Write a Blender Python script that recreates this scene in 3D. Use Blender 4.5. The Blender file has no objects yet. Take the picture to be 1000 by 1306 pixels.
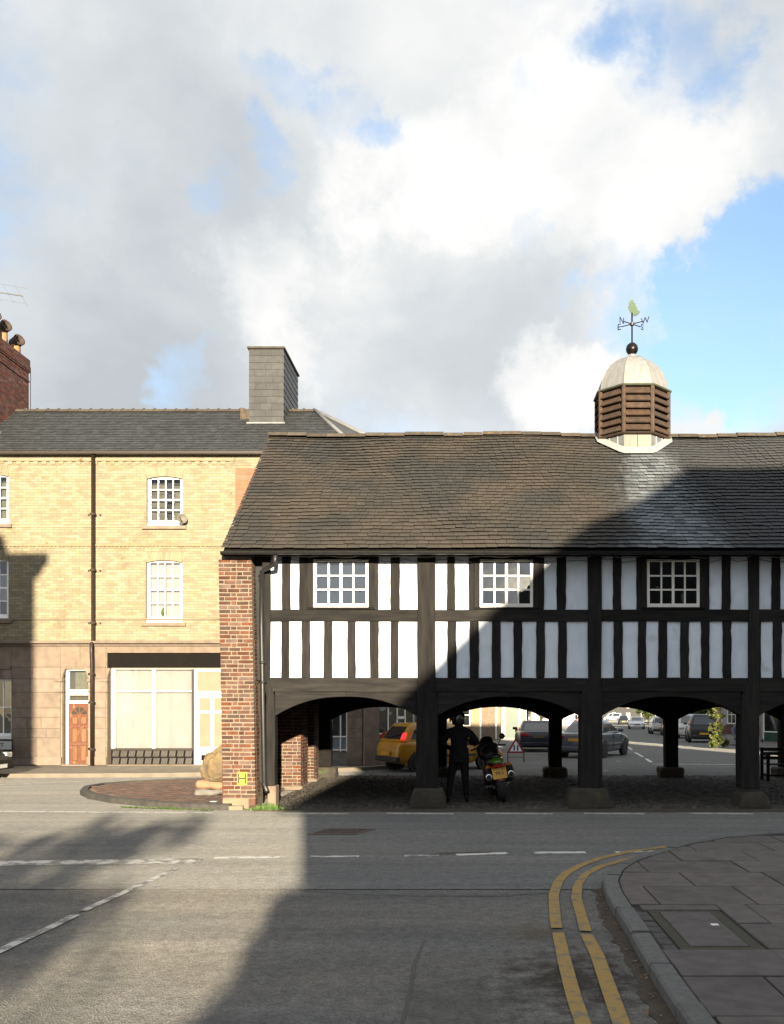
import bpy, bmesh, math, random
from mathutils import Vector, Matrix
R = random.Random(7)
rad = math.radians
scene = bpy.context.scene
C = scene.collection

# ------------------------------------------------------------------ camera, sky, sun, exposure
F, CX, CY, EYE = 1190.0, 600.0, 900.0, 1.92        # survey of the photograph: focal length and principal point
cam = bpy.data.cameras.new('camera'); co = bpy.data.objects.new('camera', cam); C.objects.link(co)
co.location = (0, 0, EYE); co.rotation_euler = (rad(90), 0, 0)
cam.sensor_fit = 'HORIZONTAL'; cam.sensor_width = 36; cam.lens = F/1000*36
cam.shift_x = (500-CX)/1000; cam.shift_y = (CY-653)/1000
cam.clip_end = 3000; cam.clip_start = .05
scene.camera = co

SX, SZ = -.18, .19                                  # light travels (SX, 1, -SZ)
tosun = Vector((-SX, -1, SZ)).normalized()
SUN_EL = math.asin(tosun.z)
sl = bpy.data.lights.new('sun', 'SUN'); sl.energy = 4.8; sl.angle = rad(.55); sl.color = (1, .85, .61)
so = bpy.data.objects.new('sun', sl); C.objects.link(so); so.location = (5, -30, 20)
so.rotation_euler = tosun.to_track_quat('Z', 'Y').to_euler()
scene.view_settings.view_transform = 'Standard'; scene.view_settings.look = 'None'
scene.view_settings.gamma = 1; scene.view_settings.use_curve_mapping = False
scene.view_settings.exposure = 1.75

def pdir(px, py):
    return Vector(((px-CX)/F, 1, (CY-py)/F)).normalized()

world = bpy.data.worlds.new('World'); scene.world = world; world.use_nodes = True
nt = world.node_tree; nt.nodes.clear()
def N(t, **k):
    n = nt.nodes.new(t)
    for a, b in k.items(): setattr(n, a, b)
    return n
def L(a, b): nt.links.new(a, b)
def M(op, a, b=None, clamp=False):
    n = N('ShaderNodeMath', operation=op, use_clamp=clamp)
    for i, v in enumerate((a, b)):
        if v is None: continue
        if isinstance(v, (int, float)): n.inputs[i].default_value = v
        else: L(v, n.inputs[i])
    return n.outputs[0]
sky = N('ShaderNodeTexSky', sky_type='NISHITA', sun_disc=False)
sky.sun_elevation = SUN_EL; sky.sun_rotation = math.atan2(tosun.x, tosun.y); sky.altitude = 150
sky.air_density = 1.0; sky.dust_density = .6; sky.ozone_density = 2.0
tc = N('ShaderNodeTexCoord')
dirv = tc.outputs['Generated']
def noise(scale, detail, rough=.55, dist=0, off=(0, 0, 0), sc=(1, 1, 1)):
    mp = N('ShaderNodeMapping'); mp.inputs['Location'].default_value = off; mp.inputs['Scale'].default_value = sc
    L(dirv, mp.inputs[0])
    n = N('ShaderNodeTexNoise'); L(mp.outputs[0], n.inputs['Vector'])
    n.inputs['Scale'].default_value = scale; n.inputs['Detail'].default_value = detail
    n.inputs['Roughness'].default_value = rough; n.inputs['Distortion'].default_value = dist
    return n.outputs['Fac']
wn = N('ShaderNodeTexNoise'); L(dirv, wn.inputs['Vector']); wn.inputs['Scale'].default_value = 6; wn.inputs['Detail'].default_value = 7; wn.inputs['Roughness'].default_value = .62
wv = N('ShaderNodeVectorMath', operation='SUBTRACT'); L(wn.outputs['Color'], wv.inputs[0]); wv.inputs[1].default_value = (.5, .5, .5)
ws_ = N('ShaderNodeVectorMath', operation='MULTIPLY'); L(wv.outputs[0], ws_.inputs[0]); ws_.inputs[1].default_value = (.30, .0, .30)
wd_ = N('ShaderNodeVectorMath', operation='ADD'); L(dirv, wd_.inputs[0]); L(ws_.outputs[0], wd_.inputs[1])
wnn = N('ShaderNodeVectorMath', operation='NORMALIZE'); L(wd_.outputs[0], wnn.inputs[0])
def lobes(lst):
    acc = None
    for px, py, r, amp in lst:
        vm = N('ShaderNodeVectorMath', operation='DOT_PRODUCT'); L(wnn.outputs[0], vm.inputs[0]); vm.inputs[1].default_value = pdir(px, py)
        w = vm.outputs['Value']
        mr = N('ShaderNodeMapRange', interpolation_type='SMOOTHSTEP'); L(w, mr.inputs[0])
        a = r/F; mr.inputs[1].default_value = math.cos(a); mr.inputs[2].default_value = math.cos(a*.15)
        mr.inputs[3].default_value = 0; mr.inputs[4].default_value = amp
        acc = mr.outputs[0] if acc is None else M('ADD', acc, mr.outputs[0])
    return acc
def smooth(v, a, b, lo=0, hi=1):
    mr = N('ShaderNodeMapRange', interpolation_type='SMOOTHSTEP'); L(v, mr.inputs[0])
    for i, q in enumerate((a, b, lo, hi)): mr.inputs[i+1].default_value = q
    return mr.outputs[0]
n_mask = noise(3.2, 9, .56, .4, off=(.3, .1, .7), sc=(1, 1, 1.5))
n_shade = noise(4.2, 8, .55, .3, off=(5, 2, 1), sc=(1, 1, 1.4))
gaps = lobes([(960, 420, 150, -.30), (850, 470, 90, -.16), (990, 320, 95, -.24), (885, 45, 95, -.28), (960, 110, 70, -.13), (815, 10, 50, -.12), (470, 112, 60, -.21), (530, 148, 56, -.20),
              (335, 188, 60, -.26), (238, 468, 55, -.22), (655, 300, 55, -.26), (690, 85, 50, -.18), (385, 75, 50, -.16), (310, 15, 60, -.10),
              (790, 400, 90, -.26), (700, 520, 60, .30), (872, 522, 30, .22), (850, 330, 55, .12), (780, 190, 200, .12), (600, 420, 150, .1),
              (150, 330, 220, .12), (430, 70, 230, .16), (40, 100, 150, .12), (930, 60, 130, .05), (700, 250, 260, .06)])
mask = smooth(M('ADD', n_mask, gaps), .18, .54, .14, 1)
shade = M('ADD', n_shade, lobes([(130, 330, 300, -.12), (330, 230, 150, -.08), (560, 480, 190, -.10), (230, 500, 180, -.12), (640, 60, 160, .02), (790, 190, 190, .26),
              (540, 225, 110, .22), (370, 370, 100, .24), (300, 470, 120, -.02), (60, 160, 160, .08), (700, 510, 70, .3), (560, 340, 110, .08)]))
cr = N('ShaderNodeValToRGB'); L(shade, cr.inputs[0])
e = cr.color_ramp.elements
e[0].position = .16; e[0].color = (.166, .178, .189, 1); e[1].position = .80; e[1].color = (.320, .316, .308, 1)
m1 = cr.color_ramp.elements.new(.45); m1.color = (.214, .225, .233, 1)
hz = N('ShaderNodeSeparateXYZ'); L(dirv, hz.inputs[0])
bg1 = N('ShaderNodeBackground'); L(sky.outputs[0], bg1.inputs[0]); bg1.inputs[1].default_value = .10
bg2 = N('ShaderNodeBackground'); L(cr.outputs[0], bg2.inputs[0]); bg2.inputs[1].default_value = 1.0
mx = N('ShaderNodeMixShader'); L(mask, mx.inputs[0]); L(bg1.outputs[0], mx.inputs[1]); L(bg2.outputs[0], mx.inputs[2])
wo = N('ShaderNodeOutputWorld'); L(mx.outputs[0], wo.inputs[0])

# ------------------------------------------------------------------ helpers
def gz(Y):                                          # the street falls gently beyond the market hall
    return 0.0 if Y < 28 else -.0095*(Y-28)
def W(px, py, Y): return Vector(((px-CX)/F*Y, Y, EYE-(py-CY)/F*Y))
def G(px, py, z=0.0):
    Y = (EYE-z)*F/(py-CY); return Vector(((px-CX)/F*Y, Y, z))

WL = {}
def wloc(o): return WL.get(o.name, Vector((0, 0, 0)))
class MB:
    def __init__(s): s.v = []; s.f = []
    def add(s, vs, fs):
        b = len(s.v); s.v += [tuple(p) for p in vs]; s.f += [tuple(i+b for i in f) for f in fs]; return s
    def box(s, x0, y0, z0, x1, y1, z1):
        return s.add([(x0,y0,z0),(x1,y0,z0),(x1,y1,z0),(x0,y1,z0),(x0,y0,z1),(x1,y0,z1),(x1,y1,z1),(x0,y1,z1)],
                     [(0,3,2,1),(4,5,6,7),(0,1,5,4),(1,2,6,5),(2,3,7,6),(3,0,4,7)])
    def hexa(s, p): return s.add(p, [(0,3,2,1),(4,5,6,7),(0,1,5,4),(1,2,6,5),(2,3,7,6),(3,0,4,7)])
    def quad(s, *p): return s.add(p, [tuple(range(len(p)))])
    def prism(s, poly, axis, a, b):                 # extrude a 2D polygon along an axis
        def mk(u, w, t): return {'x': (t, u, w), 'y': (u, t, w), 'z': (u, w, t)}[axis]
        n = len(poly)
        vs = [mk(u, w, a) for u, w in poly]+[mk(u, w, b) for u, w in poly]
        return s.add(vs, [tuple(range(n))[::-1], tuple(range(n, 2*n))]+[(i, (i+1) % n, n+(i+1) % n, n+i) for i in range(n)])
    def rough(s, x0, y0, z0, x1, y1, z1, axis='z', seg=5, j=.008):   # a hand-hewn timber
        rings = []
        for i in range(seg+1):
            t = i/seg
            def q(a): return a+R.uniform(-j, j)
            if axis == 'z':
                z = z0+(z1-z0)*t; rings.append([(q(x0),q(y0),z),(q(x1),q(y0),z),(q(x1),y1,z),(q(x0),y1,z)])
            elif axis == 'x':
                x = x0+(x1-x0)*t; rings.append([(x,q(y0),q(z0)),(x,y1,q(z0)),(x,y1,q(z1)),(x,q(y0),q(z1))])
            else:
                y = y0+(y1-y0)*t; rings.append([(q(x0),y,q(z0)),(q(x0),y,q(z1)),(q(x1),y,q(z1)),(q(x1),y,q(z0))])
        return s.loft(rings)
    def loft(s, rings, cap=True, closed=True):
        n = len(rings[0]); vs = [p for r in rings for p in r]; fs = []
        for i in range(len(rings)-1):
            for k in range(n if closed else n-1):
                k2 = (k+1) % n; fs.append((i*n+k, i*n+k2, (i+1)*n+k2, (i+1)*n+k))
        if cap: fs.append(tuple(range(n))[::-1]); fs.append(tuple(range((len(rings)-1)*n, len(rings)*n)))
        return s.add(vs, fs)
    def tube(s, path, r, n=8, r2=None):
        path = [Vector(p) for p in path]; rings = []; pu = None
        for i, p in enumerate(path):
            d = (path[min(i+1, len(path)-1)]-path[max(i-1, 0)]).normalized()
            u = d.cross(Vector((0, 0, 1)))
            if pu is not None: u = pu-d*pu.dot(d)
            elif u.length < .05: u = d.cross(Vector((0, 1, 0)))
            u.normalize(); pu = u; w = d.cross(u)
            rr = r if r2 is None else r+(r2-r)*i/max(1, len(path)-1)
            rings.append([tuple(p+u*rr*math.cos(2*math.pi*k/n)+w*rr*math.sin(2*math.pi*k/n)) for k in range(n)])
        return s.loft(rings)
    def lathe(s, prof, c=(0, 0, 0), n=16, axis='z', rot=0, cap=True):
        rings = []
        for r, h in prof:
            ring = []
            for k in range(n):
                a = 2*math.pi*k/n+rot; p = (r*math.cos(a), r*math.sin(a), h)
                if axis == 'y': p = (p[0], h, p[1])
                if axis == 'x': p = (h, p[0], p[1])
                ring.append((p[0]+c[0], p[1]+c[1], p[2]+c[2]))
            rings.append(ring)
        return s.loft(rings, cap=cap)
    def xf(s, m): s.v = [tuple(m @ Vector(p)) for p in s.v]; return s
    def build(s, name, mat, parent=None, smooth=False, bevel=0, bseg=1, sub=0, label=None, kind=None):
        xs = [[p[i] for p in s.v] for i in range(3)]
        c = Vector(((min(xs[0])+max(xs[0]))/2, (min(xs[1])+max(xs[1]))/2, min(xs[2])))
        me = bpy.data.meshes.new(name); me.from_pydata([(p[0]-c.x, p[1]-c.y, p[2]-c.z) for p in s.v], [], s.f)
        bm = bmesh.new(); bm.from_mesh(me); bmesh.ops.recalc_face_normals(bm, faces=bm.faces)
        if bevel: bmesh.ops.bevel(bm, geom=[e for e in bm.edges if e.calc_face_angle(0) > .5], offset=bevel, segments=bseg, affect='EDGES', profile=.7)
        if sub:
            bmesh.ops.subdivide_edges(bm, edges=bm.edges, cuts=1, use_grid_fill=True)
        bm.to_mesh(me); bm.free()
        if smooth:
            for p in me.polygons: p.use_smooth = True
        if mat is not None: me.materials.append(mat)
        o = bpy.data.objects.new(name, me); C.objects.link(o)
        pw = Vector((0, 0, 0))
        if parent is not None: o.parent = parent; pw = wloc(parent)
        o.location = c-pw; WL[o.name] = c
        if label: o['label'] = label
        if kind: o['kind'] = kind
        return o
def thing(name, label, cat, loc=(0, 0, 0), group=None):
    o = bpy.data.objects.new(name, None); C.objects.link(o); o.location = loc; WL[o.name] = Vector(loc)
    o.empty_display_size = .2
    o['label'] = label; o['category'] = cat
    if group: o['group'] = group
    return o
def tag(o, label, cat, group=None):
    o['label'] = label; o['category'] = cat
    if group: o['group'] = group
    return o
def struct(o): o['kind'] = 'structure'; return o
def place(name, me, parent, loc, scale=(1, 1, 1), rot=(0, 0, 0), mat=None):      # an alike piece that shares mesh data
    o = bpy.data.objects.new(name, me); C.objects.link(o); o.parent = parent
    o.location = Vector(loc)-(wloc(parent) if parent else Vector((0, 0, 0))); o.scale = scale; o.rotation_euler = rot
    return o
def copy_tree(o, parent=None):
    c = o.copy(); C.objects.link(c); c.parent = parent
    for ch in list(o.children): copy_tree(ch, c)
    return c
def unit_piece(name, mat, bev=.06):
    bm = bmesh.new(); bmesh.ops.create_cube(bm, size=1)
    bmesh.ops.bevel(bm, geom=list(bm.edges), offset=bev, segments=1, affect='EDGES')
    me = bpy.data.meshes.new(name); bm.to_mesh(me); bm.free(); me.materials.append(mat); return me
def text_part(name, body, size, mat, parent, mtx, ext=.002, align='CENTER', sx=1.0, local=False):
    cu = bpy.data.curves.new(name, 'FONT'); cu.body = body; cu.size = size; cu.extrude = ext; cu.align_x = align; cu.align_y = 'CENTER'
    cu.space_line = .85
    t = bpy.data.objects.new('tmp', cu); C.objects.link(t)
    dg = bpy.context.evaluated_depsgraph_get(); me = bpy.data.meshes.new_from_object(t.evaluated_get(dg))
    bpy.data.objects.remove(t)
    me.transform(mtx @ Matrix.Diagonal((sx, 1, 1, 1)))
    if not local and parent is not None: me.transform(Matrix.Translation(-wloc(parent)))
    me.materials.clear(); me.materials.append(mat); me.name = name
    o = bpy.data.objects.new(name, me); C.objects.link(o); o.parent = parent
    return o

# ------------------------------------------------------------------ materials
MATS = {}
def pm(name, c1, c2=None, rough=.8, scale=4.0, var=0.0, bump=.0, bscale=60.0, metal=0.0, spec=.5, stretch=(1, 1, 1), third=None, coat=0.0, thr=(.35, .65), obj=True, detail=5):
    if name in MATS: return MATS[name]
    m = bpy.data.materials.new(name); m.use_nodes = True; t = m.node_tree; b = t.nodes['Principled BSDF']
    def n(k): return t.nodes.new(k)
    ln = t.links.new
    b.inputs['Roughness'].default_value = rough; b.inputs['Metallic'].default_value = metal; b.inputs['Specular IOR Level'].default_value = spec
    b.inputs['Coat Weight'].default_value = coat
    c2 = c2 or tuple(x*.8 for x in c1)
    g = n('ShaderNodeNewGeometry'); mp = n('ShaderNodeMapping'); mp.inputs['Scale'].default_value = stretch
    ln(g.outputs['Position'], mp.inputs[0])
    no = n('ShaderNodeTexNoise'); no.inputs['Scale'].default_value = scale; no.inputs['Detail'].default_value = detail; ln(mp.outputs[0], no.inputs['Vector'])
    mr = n('ShaderNodeMapRange'); ln(no.outputs['Fac'], mr.inputs[0]); mr.inputs[1].default_value = thr[0]; mr.inputs[2].default_value = thr[1]
    mix = n('ShaderNodeMix'); mix.data_type = 'RGBA'; ln(mr.outputs[0], mix.inputs[0])
    mix.inputs[6].default_value = (*c1, 1); mix.inputs[7].default_value = (*c2, 1)
    col = mix.outputs[2]
    if third:                                       # blotches of a third colour
        n3 = n('ShaderNodeTexNoise'); n3.inputs['Scale'].default_value = third[1]; n3.inputs['Detail'].default_value = 6; ln(g.outputs['Position'], n3.inputs['Vector'])
        m3 = n('ShaderNodeMapRange'); ln(n3.outputs['Fac'], m3.inputs[0]); m3.inputs[1].default_value = third[2]; m3.inputs[2].default_value = third[2]+.09
        x3 = n('ShaderNodeMix'); x3.data_type = 'RGBA'; ln(m3.outputs[0], x3.inputs[0]); ln(col, x3.inputs[6]); x3.inputs[7].default_value = (*third[0], 1)
        col = x3.outputs[2]
    if var:
        oi = n('ShaderNodeObjectInfo'); ad = n('ShaderNodeMath'); ad.operation = 'ADD'
        ln(g.outputs['Random Per Island'], ad.inputs[0]); ln(oi.outputs['Random'], ad.inputs[1])
        fr = n('ShaderNodeMath'); fr.operation = 'FRACT'; ln(ad.outputs[0], fr.inputs[0])
        vr = n('ShaderNodeMapRange'); ln(fr.outputs[0], vr.inputs[0]); vr.inputs[3].default_value = 1-var; vr.inputs[4].default_value = 1+var
        hs = n('ShaderNodeHueSaturation'); ln(col, hs.inputs['Color']); ln(vr.outputs[0], hs.inputs['Value'])
        f2 = n('ShaderNodeMath'); f2.operation = 'MULTIPLY'; ln(fr.outputs[0], f2.inputs[0]); f2.inputs[1].default_value = 7.13
        f3 = n('ShaderNodeMath'); f3.operation = 'FRACT'; ln(f2.outputs[0], f3.inputs[0])
        sr = n('ShaderNodeMapRange'); ln(f3.outputs[0], sr.inputs[0]); sr.inputs[3].default_value = 1-var*.9; sr.inputs[4].default_value = 1+var*.5
        ln(sr.outputs[0], hs.inputs['Saturation'])
        col = hs.outputs[0]
    ln(col, b.inputs['Base Color'])
    if bump:
        nb = n('ShaderNodeTexNoise'); nb.inputs['Scale'].default_value = bscale; nb.inputs['Detail'].default_value = 4; ln(mp.outputs[0], nb.inputs['Vector'])
        bp = n('ShaderNodeBump'); bp.inputs['Strength'].default_value = min(1, bump*10); bp.inputs['Distance'].default_value = bump; ln(nb.outputs['Fac'], bp.inputs['Height'])
        ln(bp.outputs[0], b.inputs['Normal'])
    MATS[name] = m; return m
def emissive(name, col, strength):
    m = pm(name, col, col); b = m.node_tree.nodes['Principled BSDF']
    b.inputs['Emission Color'].default_value = (*col, 1); b.inputs['Emission Strength'].default_value = strength; return m
def glass(name, tint=(.8, .85, .85), ior=1.9, rough=.01):
    if name in MATS: return MATS[name]
    m = bpy.data.materials.new(name); m.use_nodes = True; t = m.node_tree; t.nodes.clear(); ln = t.links.new
    tr = t.nodes.new('ShaderNodeBsdfTransparent'); tr.inputs[0].default_value = (*tint, 1)
    gl = t.nodes.new('ShaderNodeBsdfGlossy'); gl.inputs['Roughness'].default_value = rough; gl.inputs[0].default_value = (.95, .97, 1, 1)
    g = t.nodes.new('ShaderNodeNewGeometry'); no = t.nodes.new('ShaderNodeTexNoise'); no.inputs['Scale'].default_value = 2.2; ln(g.outputs['Position'], no.inputs['Vector'])
    bp = t.nodes.new('ShaderNodeBump'); bp.inputs['Strength'].default_value = .25; bp.inputs['Distance'].default_value = .01; ln(no.outputs['Fac'], bp.inputs['Height']); ln(bp.outputs[0], gl.inputs['Normal'])
    fr = t.nodes.new('ShaderNodeFresnel'); fr.inputs[0].default_value = ior
    mx = t.nodes.new('ShaderNodeMixShader'); ln(fr.outputs[0], mx.inputs[0]); ln(tr.outputs[0], mx.inputs[1]); ln(gl.outputs[0], mx.inputs[2])
    o = t.nodes.new('ShaderNodeOutputMaterial'); ln(mx.outputs[0], o.inputs[0]); MATS[name] = m; return m

def asphalt(name, base, warm, speck, bump, stain=None, patch=(.35, .65)):
    m = bpy.data.materials.new(name); m.use_nodes = True; t = m.node_tree; b = t.nodes['Principled BSDF']; ln = t.links.new
    def n(k): return t.nodes.new(k)
    b.inputs['Roughness'].default_value = .9; b.inputs['Specular IOR Level'].default_value = .15; b.inputs['Diffuse Roughness'].default_value = 1.0
    g = n('ShaderNodeNewGeometry')
    def nz(s, d, r=.6, st=(1, 1, 1)):
        mp = n('ShaderNodeMapping'); mp.inputs['Scale'].default_value = st; ln(g.outputs['Position'], mp.inputs[0])
        q = n('ShaderNodeTexNoise'); q.inputs['Scale'].default_value = s; q.inputs['Detail'].default_value = d; q.inputs['Roughness'].default_value = r; ln(mp.outputs[0], q.inputs['Vector']); return q.outputs['Fac']
    def mrange(v, a, c, lo=0, hi=1):
        q = n('ShaderNodeMapRange'); ln(v, q.inputs[0]); q.inputs[1].default_value = a; q.inputs[2].default_value = c; q.inputs[3].default_value = lo; q.inputs[4].default_value = hi; return q.outputs[0]
    def mixc(f, a, c):
        q = n('ShaderNodeMix'); q.data_type = 'RGBA'; ln(f, q.inputs[0])
        for i, v in ((6, a), (7, c)):
            if isinstance(v, tuple): q.inputs[i].default_value = (*v, 1)
            else: ln(v, q.inputs[i])
        return q.outputs[2]
    col = mixc(mrange(nz(.55, 6, .6, (.5, 1, 1)), *patch), base, warm)
    vo = n('ShaderNodeTexVoronoi'); vo.inputs['Scale'].default_value = speck; ln(g.outputs['Position'], vo.inputs['Vector'])
    sp = n('ShaderNodeSeparateColor'); ln(vo.outputs['Color'], sp.inputs[0])
    hs = n('ShaderNodeHueSaturation'); ln(col, hs.inputs['Color']); ln(mrange(sp.outputs[0], 0, 1, .74, 1.28), hs.inputs['Value']); col = hs.outputs[0]
    h2 = n('ShaderNodeHueSaturation'); ln(col, h2.inputs['Color']); ln(mrange(nz(9, 5), .3, .7, .82, 1.16), h2.inputs['Value']); col = h2.outputs[0]
    # tyre polished bands along the carriageway and old oil
    h3 = n('ShaderNodeHueSaturation'); ln(col, h3.inputs['Color']); ln(mrange(nz(1.3, 4, .6, (.12, 1.6, 1)), .35, .65, .86, 1.1), h3.inputs['Value']); col = h3.outputs[0]
    if stain:
        for cx, cy, rx, ry, cc, k in stain:
            mp = n('ShaderNodeMapping'); mp.vector_type = 'POINT'; ln(g.outputs['Position'], mp.inputs[0])
            mp.inputs['Location'].default_value = (-cx/rx, -cy/ry, 0); mp.inputs['Scale'].default_value = (1/rx, 1/ry, 0)
            le = n('ShaderNodeVectorMath'); le.operation = 'LENGTH'; ln(mp.outputs[0], le.inputs[0])
            ad = n('ShaderNodeMath'); ad.operation = 'ADD'; ln(le.outputs['Value'], ad.inputs[0]); ln(mrange(nz(5, 7, .7), .3, .7, -.9, .9), ad.inputs[1])
            col = mixc(mrange(ad.outputs[0], .2, 1.2, k, 0), col, cc)
    ln(col, b.inputs['Base Color'])
    bp = n('ShaderNodeBump'); bp.inputs['Strength'].default_value = .9; bp.inputs['Distance'].default_value = bump
    ln(vo.outputs['Distance'], bp.inputs['Height']); ln(bp.outputs[0], b.inputs['Normal'])
    MATS[name] = m; return m
def worn(name, paint, under, amount, scale=7.0):
    m = bpy.data.materials.new(name); m.use_nodes = True; t = m.node_tree; b = t.nodes['Principled BSDF']; ln = t.links.new
    b.inputs['Roughness'].default_value = .7
    g = t.nodes.new('ShaderNodeNewGeometry')
    def nz(s):
        q = t.nodes.new('ShaderNodeTexNoise'); q.inputs['Scale'].default_value = s; q.inputs['Detail'].default_value = 7; q.inputs['Roughness'].default_value = .7; ln(g.outputs['Position'], q.inputs['Vector']); return q
    a = t.nodes.new('ShaderNodeMapRange'); ln(nz(scale).outputs['Fac'], a.inputs[0]); a.inputs[1].default_value = amount-.04; a.inputs[2].default_value = amount+.04
    mx = t.nodes.new('ShaderNodeMix'); mx.data_type = 'RGBA'; ln(a.outputs[0], mx.inputs[0]); mx.inputs[6].default_value = (*under, 1); mx.inputs[7].default_value = (*paint, 1)
    ln(mx.outputs[2], b.inputs['Base Color'])
    bp = t.nodes.new('ShaderNodeBump'); bp.inputs['Strength'].default_value = .6; bp.inputs['Distance'].default_value = .004; ln(nz(90).outputs['Fac'], bp.inputs['Height']); ln(bp.outputs[0], b.inputs['Normal'])
    MATS[name] = m; return m

timber = pm('weathered timber', (0.028, 0.026, 0.024), (0.014, 0.013, 0.014), .9, 14, .2, .005, 22, spec=.12, stretch=(1, 1, .13), thr=(.3, .7))
timber_h = pm('weathered timber rail', (0.028, 0.026, 0.024), (0.014, 0.013, 0.014), .9, 14, .2, .005, 22, spec=.12, stretch=(.13, 1, 1), thr=(.3, .7))
timber_dark = pm('dark shaded timber', (.013, .012, .0115), (.009, .0085, .008), .9, 8, .12, .004, 30, spec=.1)  # dark timber; the gloom under hall and eaves is put into its colour
plaster = pm('lime white plaster', (.72, .79, .89), (.65, .72, .82), .85, 3.5, .03, .004, 14, third=((.56, .60, .65), 2.6, .64))
white = pm('white paint', (.80, .79, .75), (.72, .71, .67), .45, 8, .03, .001, 30)
white_new = pm('white gloss frame', (.82, .82, .80), (.77, .77, .76), .3, 6)
red_brick = pm('old red brick', (0.107, 0.043, 0.025), (0.067, 0.030, 0.021), .9, 14, .42, .004, 40, third=((.075, .045, .038), 9, .60))
mortar = pm('pale lime mortar', (0.220, 0.182, 0.138), (0.169, 0.139, 0.107), .95, 10, 0, .006, 45)
yellow_brick = pm('yellow gault brick', (0.241, 0.208, 0.138), (0.209, 0.177, 0.111), .9, 6, .20, .003, 50, third=((.15, .085, .045), 4, .66))
yellow_mortar = pm('buff mortar', (0.204, 0.173, 0.128), (0.164, 0.135, 0.102), .95, 8, 0, .004, 40)
stone = pm('buff sandstone', (0.202, 0.154, 0.117), (0.157, 0.121, 0.095), .88, 5, .14, .004, 35, third=((.19, .15, .115), 3, .63))
stone_grey = pm('grey stone', (.19, .18, .165), (.13, .125, .115), .9, 6, .12, .006, 30)
slate_old = None
slate_grey = pm('welsh slate', (0.048, 0.053, 0.058), (0.034, 0.037, 0.040), .6, 5, .2, .002, 40, third=((.11, .105, .085), 7, .68))
slate_clad = pm('sunlit slate cladding', (0.045, 0.045, 0.047), (0.032, 0.033, 0.036), .7, 7, .18, .002, 40)  # chimney front only; its sunlit tone, unlike the bluer side, put into the colour
ridge_tile = pm('lichened ridge tile', (0.072, 0.055, 0.039), (0.047, 0.039, 0.030), .9, 10, .22, .006, 30, third=((.13, .085, .03), 9, .64))
lead = pm('lead sheet', (0.178, 0.184, 0.190), (0.131, 0.137, 0.145), .55, 6, .06, .003, 20, metal=.2)
lead_pale = pm('whitened lead flashing', (0.268, 0.273, 0.277), (0.223, 0.226, 0.231), .7, 12, .05, .004, 30)
copper_pale = pm('bleached metal dome', (0.206, 0.210, 0.217), (0.169, 0.170, 0.169), .6, 6, .05, .002, 25, third=((.16, .13, .10), 5, .66), stretch=(2, 2, .35))
louvre_wood = pm('red brown louvre wood', (0.064, 0.037, 0.022), (0.037, 0.022, 0.014), .75, 9, .16, .003, 40)
pale_board = pm('sun bleached board', (0.241, 0.212, 0.185), (0.187, 0.162, 0.144), .8, 8, .06, .003, 30, stretch=(3, 3, .4))
iron = pm('black painted iron', (.018, .018, .019), (.012, .012, .013), .45, 10, 0, .001, 40)
iron_red = pm('dark brown cast iron', (0.022, 0.011, 0.007), (0.013, 0.007, 0.005), .5, 10, 0, .001, 40)
glass_m = glass('window glass', (.95, .96, .95), 1.6); glass_dark = glass('dark window glass', (.35, .38, .4), 1.9)
glass_mirror = glass('old reflecting glass', (.35, .38, .42), 2.6, .015)
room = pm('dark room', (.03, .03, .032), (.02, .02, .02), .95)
blind_cream = pm('cream blind', (0.279, 0.270, 0.274), (0.257, 0.246, 0.249), .9, 3, .03)
blind_sky = pm('sky grey blind', (0.203, 0.225, 0.262), (0.158, 0.180, 0.210), .8, 3, .04)  # pale blind; its blue-grey stands in for sky reflected in the panes
curtain = pm('beige net curtain', (0.099, 0.096, 0.078), (0.066, 0.064, 0.053), .95, 6, .05)
kerb_m = pm('granite kerb', (0.116, 0.114, 0.110), (0.088, 0.086, 0.083), .85, 16, .12, .003, 60, third=((.075, .072, .06), 5, .62))
kerb_dark = pm('dark engineering kerb', (.065, .058, .052), (.04, .037, .034), .8, 10, .15, .004, 40)
slab_m = pm('pinkish concrete slab', (0.112, 0.094, 0.088), (0.083, 0.071, 0.067), .88, 7, .13, .003, 70, third=((.08, .07, .064), 2.2, .63))
pave_m = pm('pale pavement', (0.188, 0.158, 0.124), (0.143, 0.124, 0.101), .9, 3, .08, .004, 50)
joint_m = pm('earthy joint', (.035, .032, .026), (.022, .022, .016), .95, 8, 0, .006, 40, third=((.035, .045, .015), 6, .6))
paver_m = pm('brown brick paver', (0.136, 0.080, 0.060), (0.096, 0.060, 0.048), .88, 6, .25, .003, 50)
cobble_m = pm('dark river cobble', (.072, .062, .052), (.042, .037, .033), .75, 9, .4, .004, 30)
earth = pm('packed dirt', (.085, .07, .052), (.055, .047, .037), .95, 5, 0, .012, 25)
black_fascia = pm('black fascia', (.008, .007, .007), (.010, .008, .007), .95, 4, spec=.1)
black_tile = pm('black glazed tile', (.02, .018, .017), (.013, .012, .012), .25, 12, .5)
grass_m = pm('weed leaf', (0.043, 0.099, 0.015), (0.074, 0.124, 0.019), .7, 12, .3)
leaf_m = pm('leaf green', (.055, .085, .018), (.09, .11, .02), .6, 3, .4)
bark = pm('bark', (.07, .055, .04), (.045, .036, .028), .9, 14, 0, .01, 20)
tyre_m = pm('tyre rubber', (.018, .018, .018), (.013, .013, .013), .8)
alloy = pm('alloy wheel', (.35, .36, .37), (.28, .29, .3), .35, 9, 0, metal=.8)
plastic = pm('black plastic', (.018, .018, .019), (.013, .013, .014), .55)
tail_red = pm('red lamp lens', (.30, .012, .01), (.22, .01, .01), .2)
head_lens = pm('clear lamp lens', (.6, .62, .65), (.4, .42, .45), .1, 20, 0, metal=.5)
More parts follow.
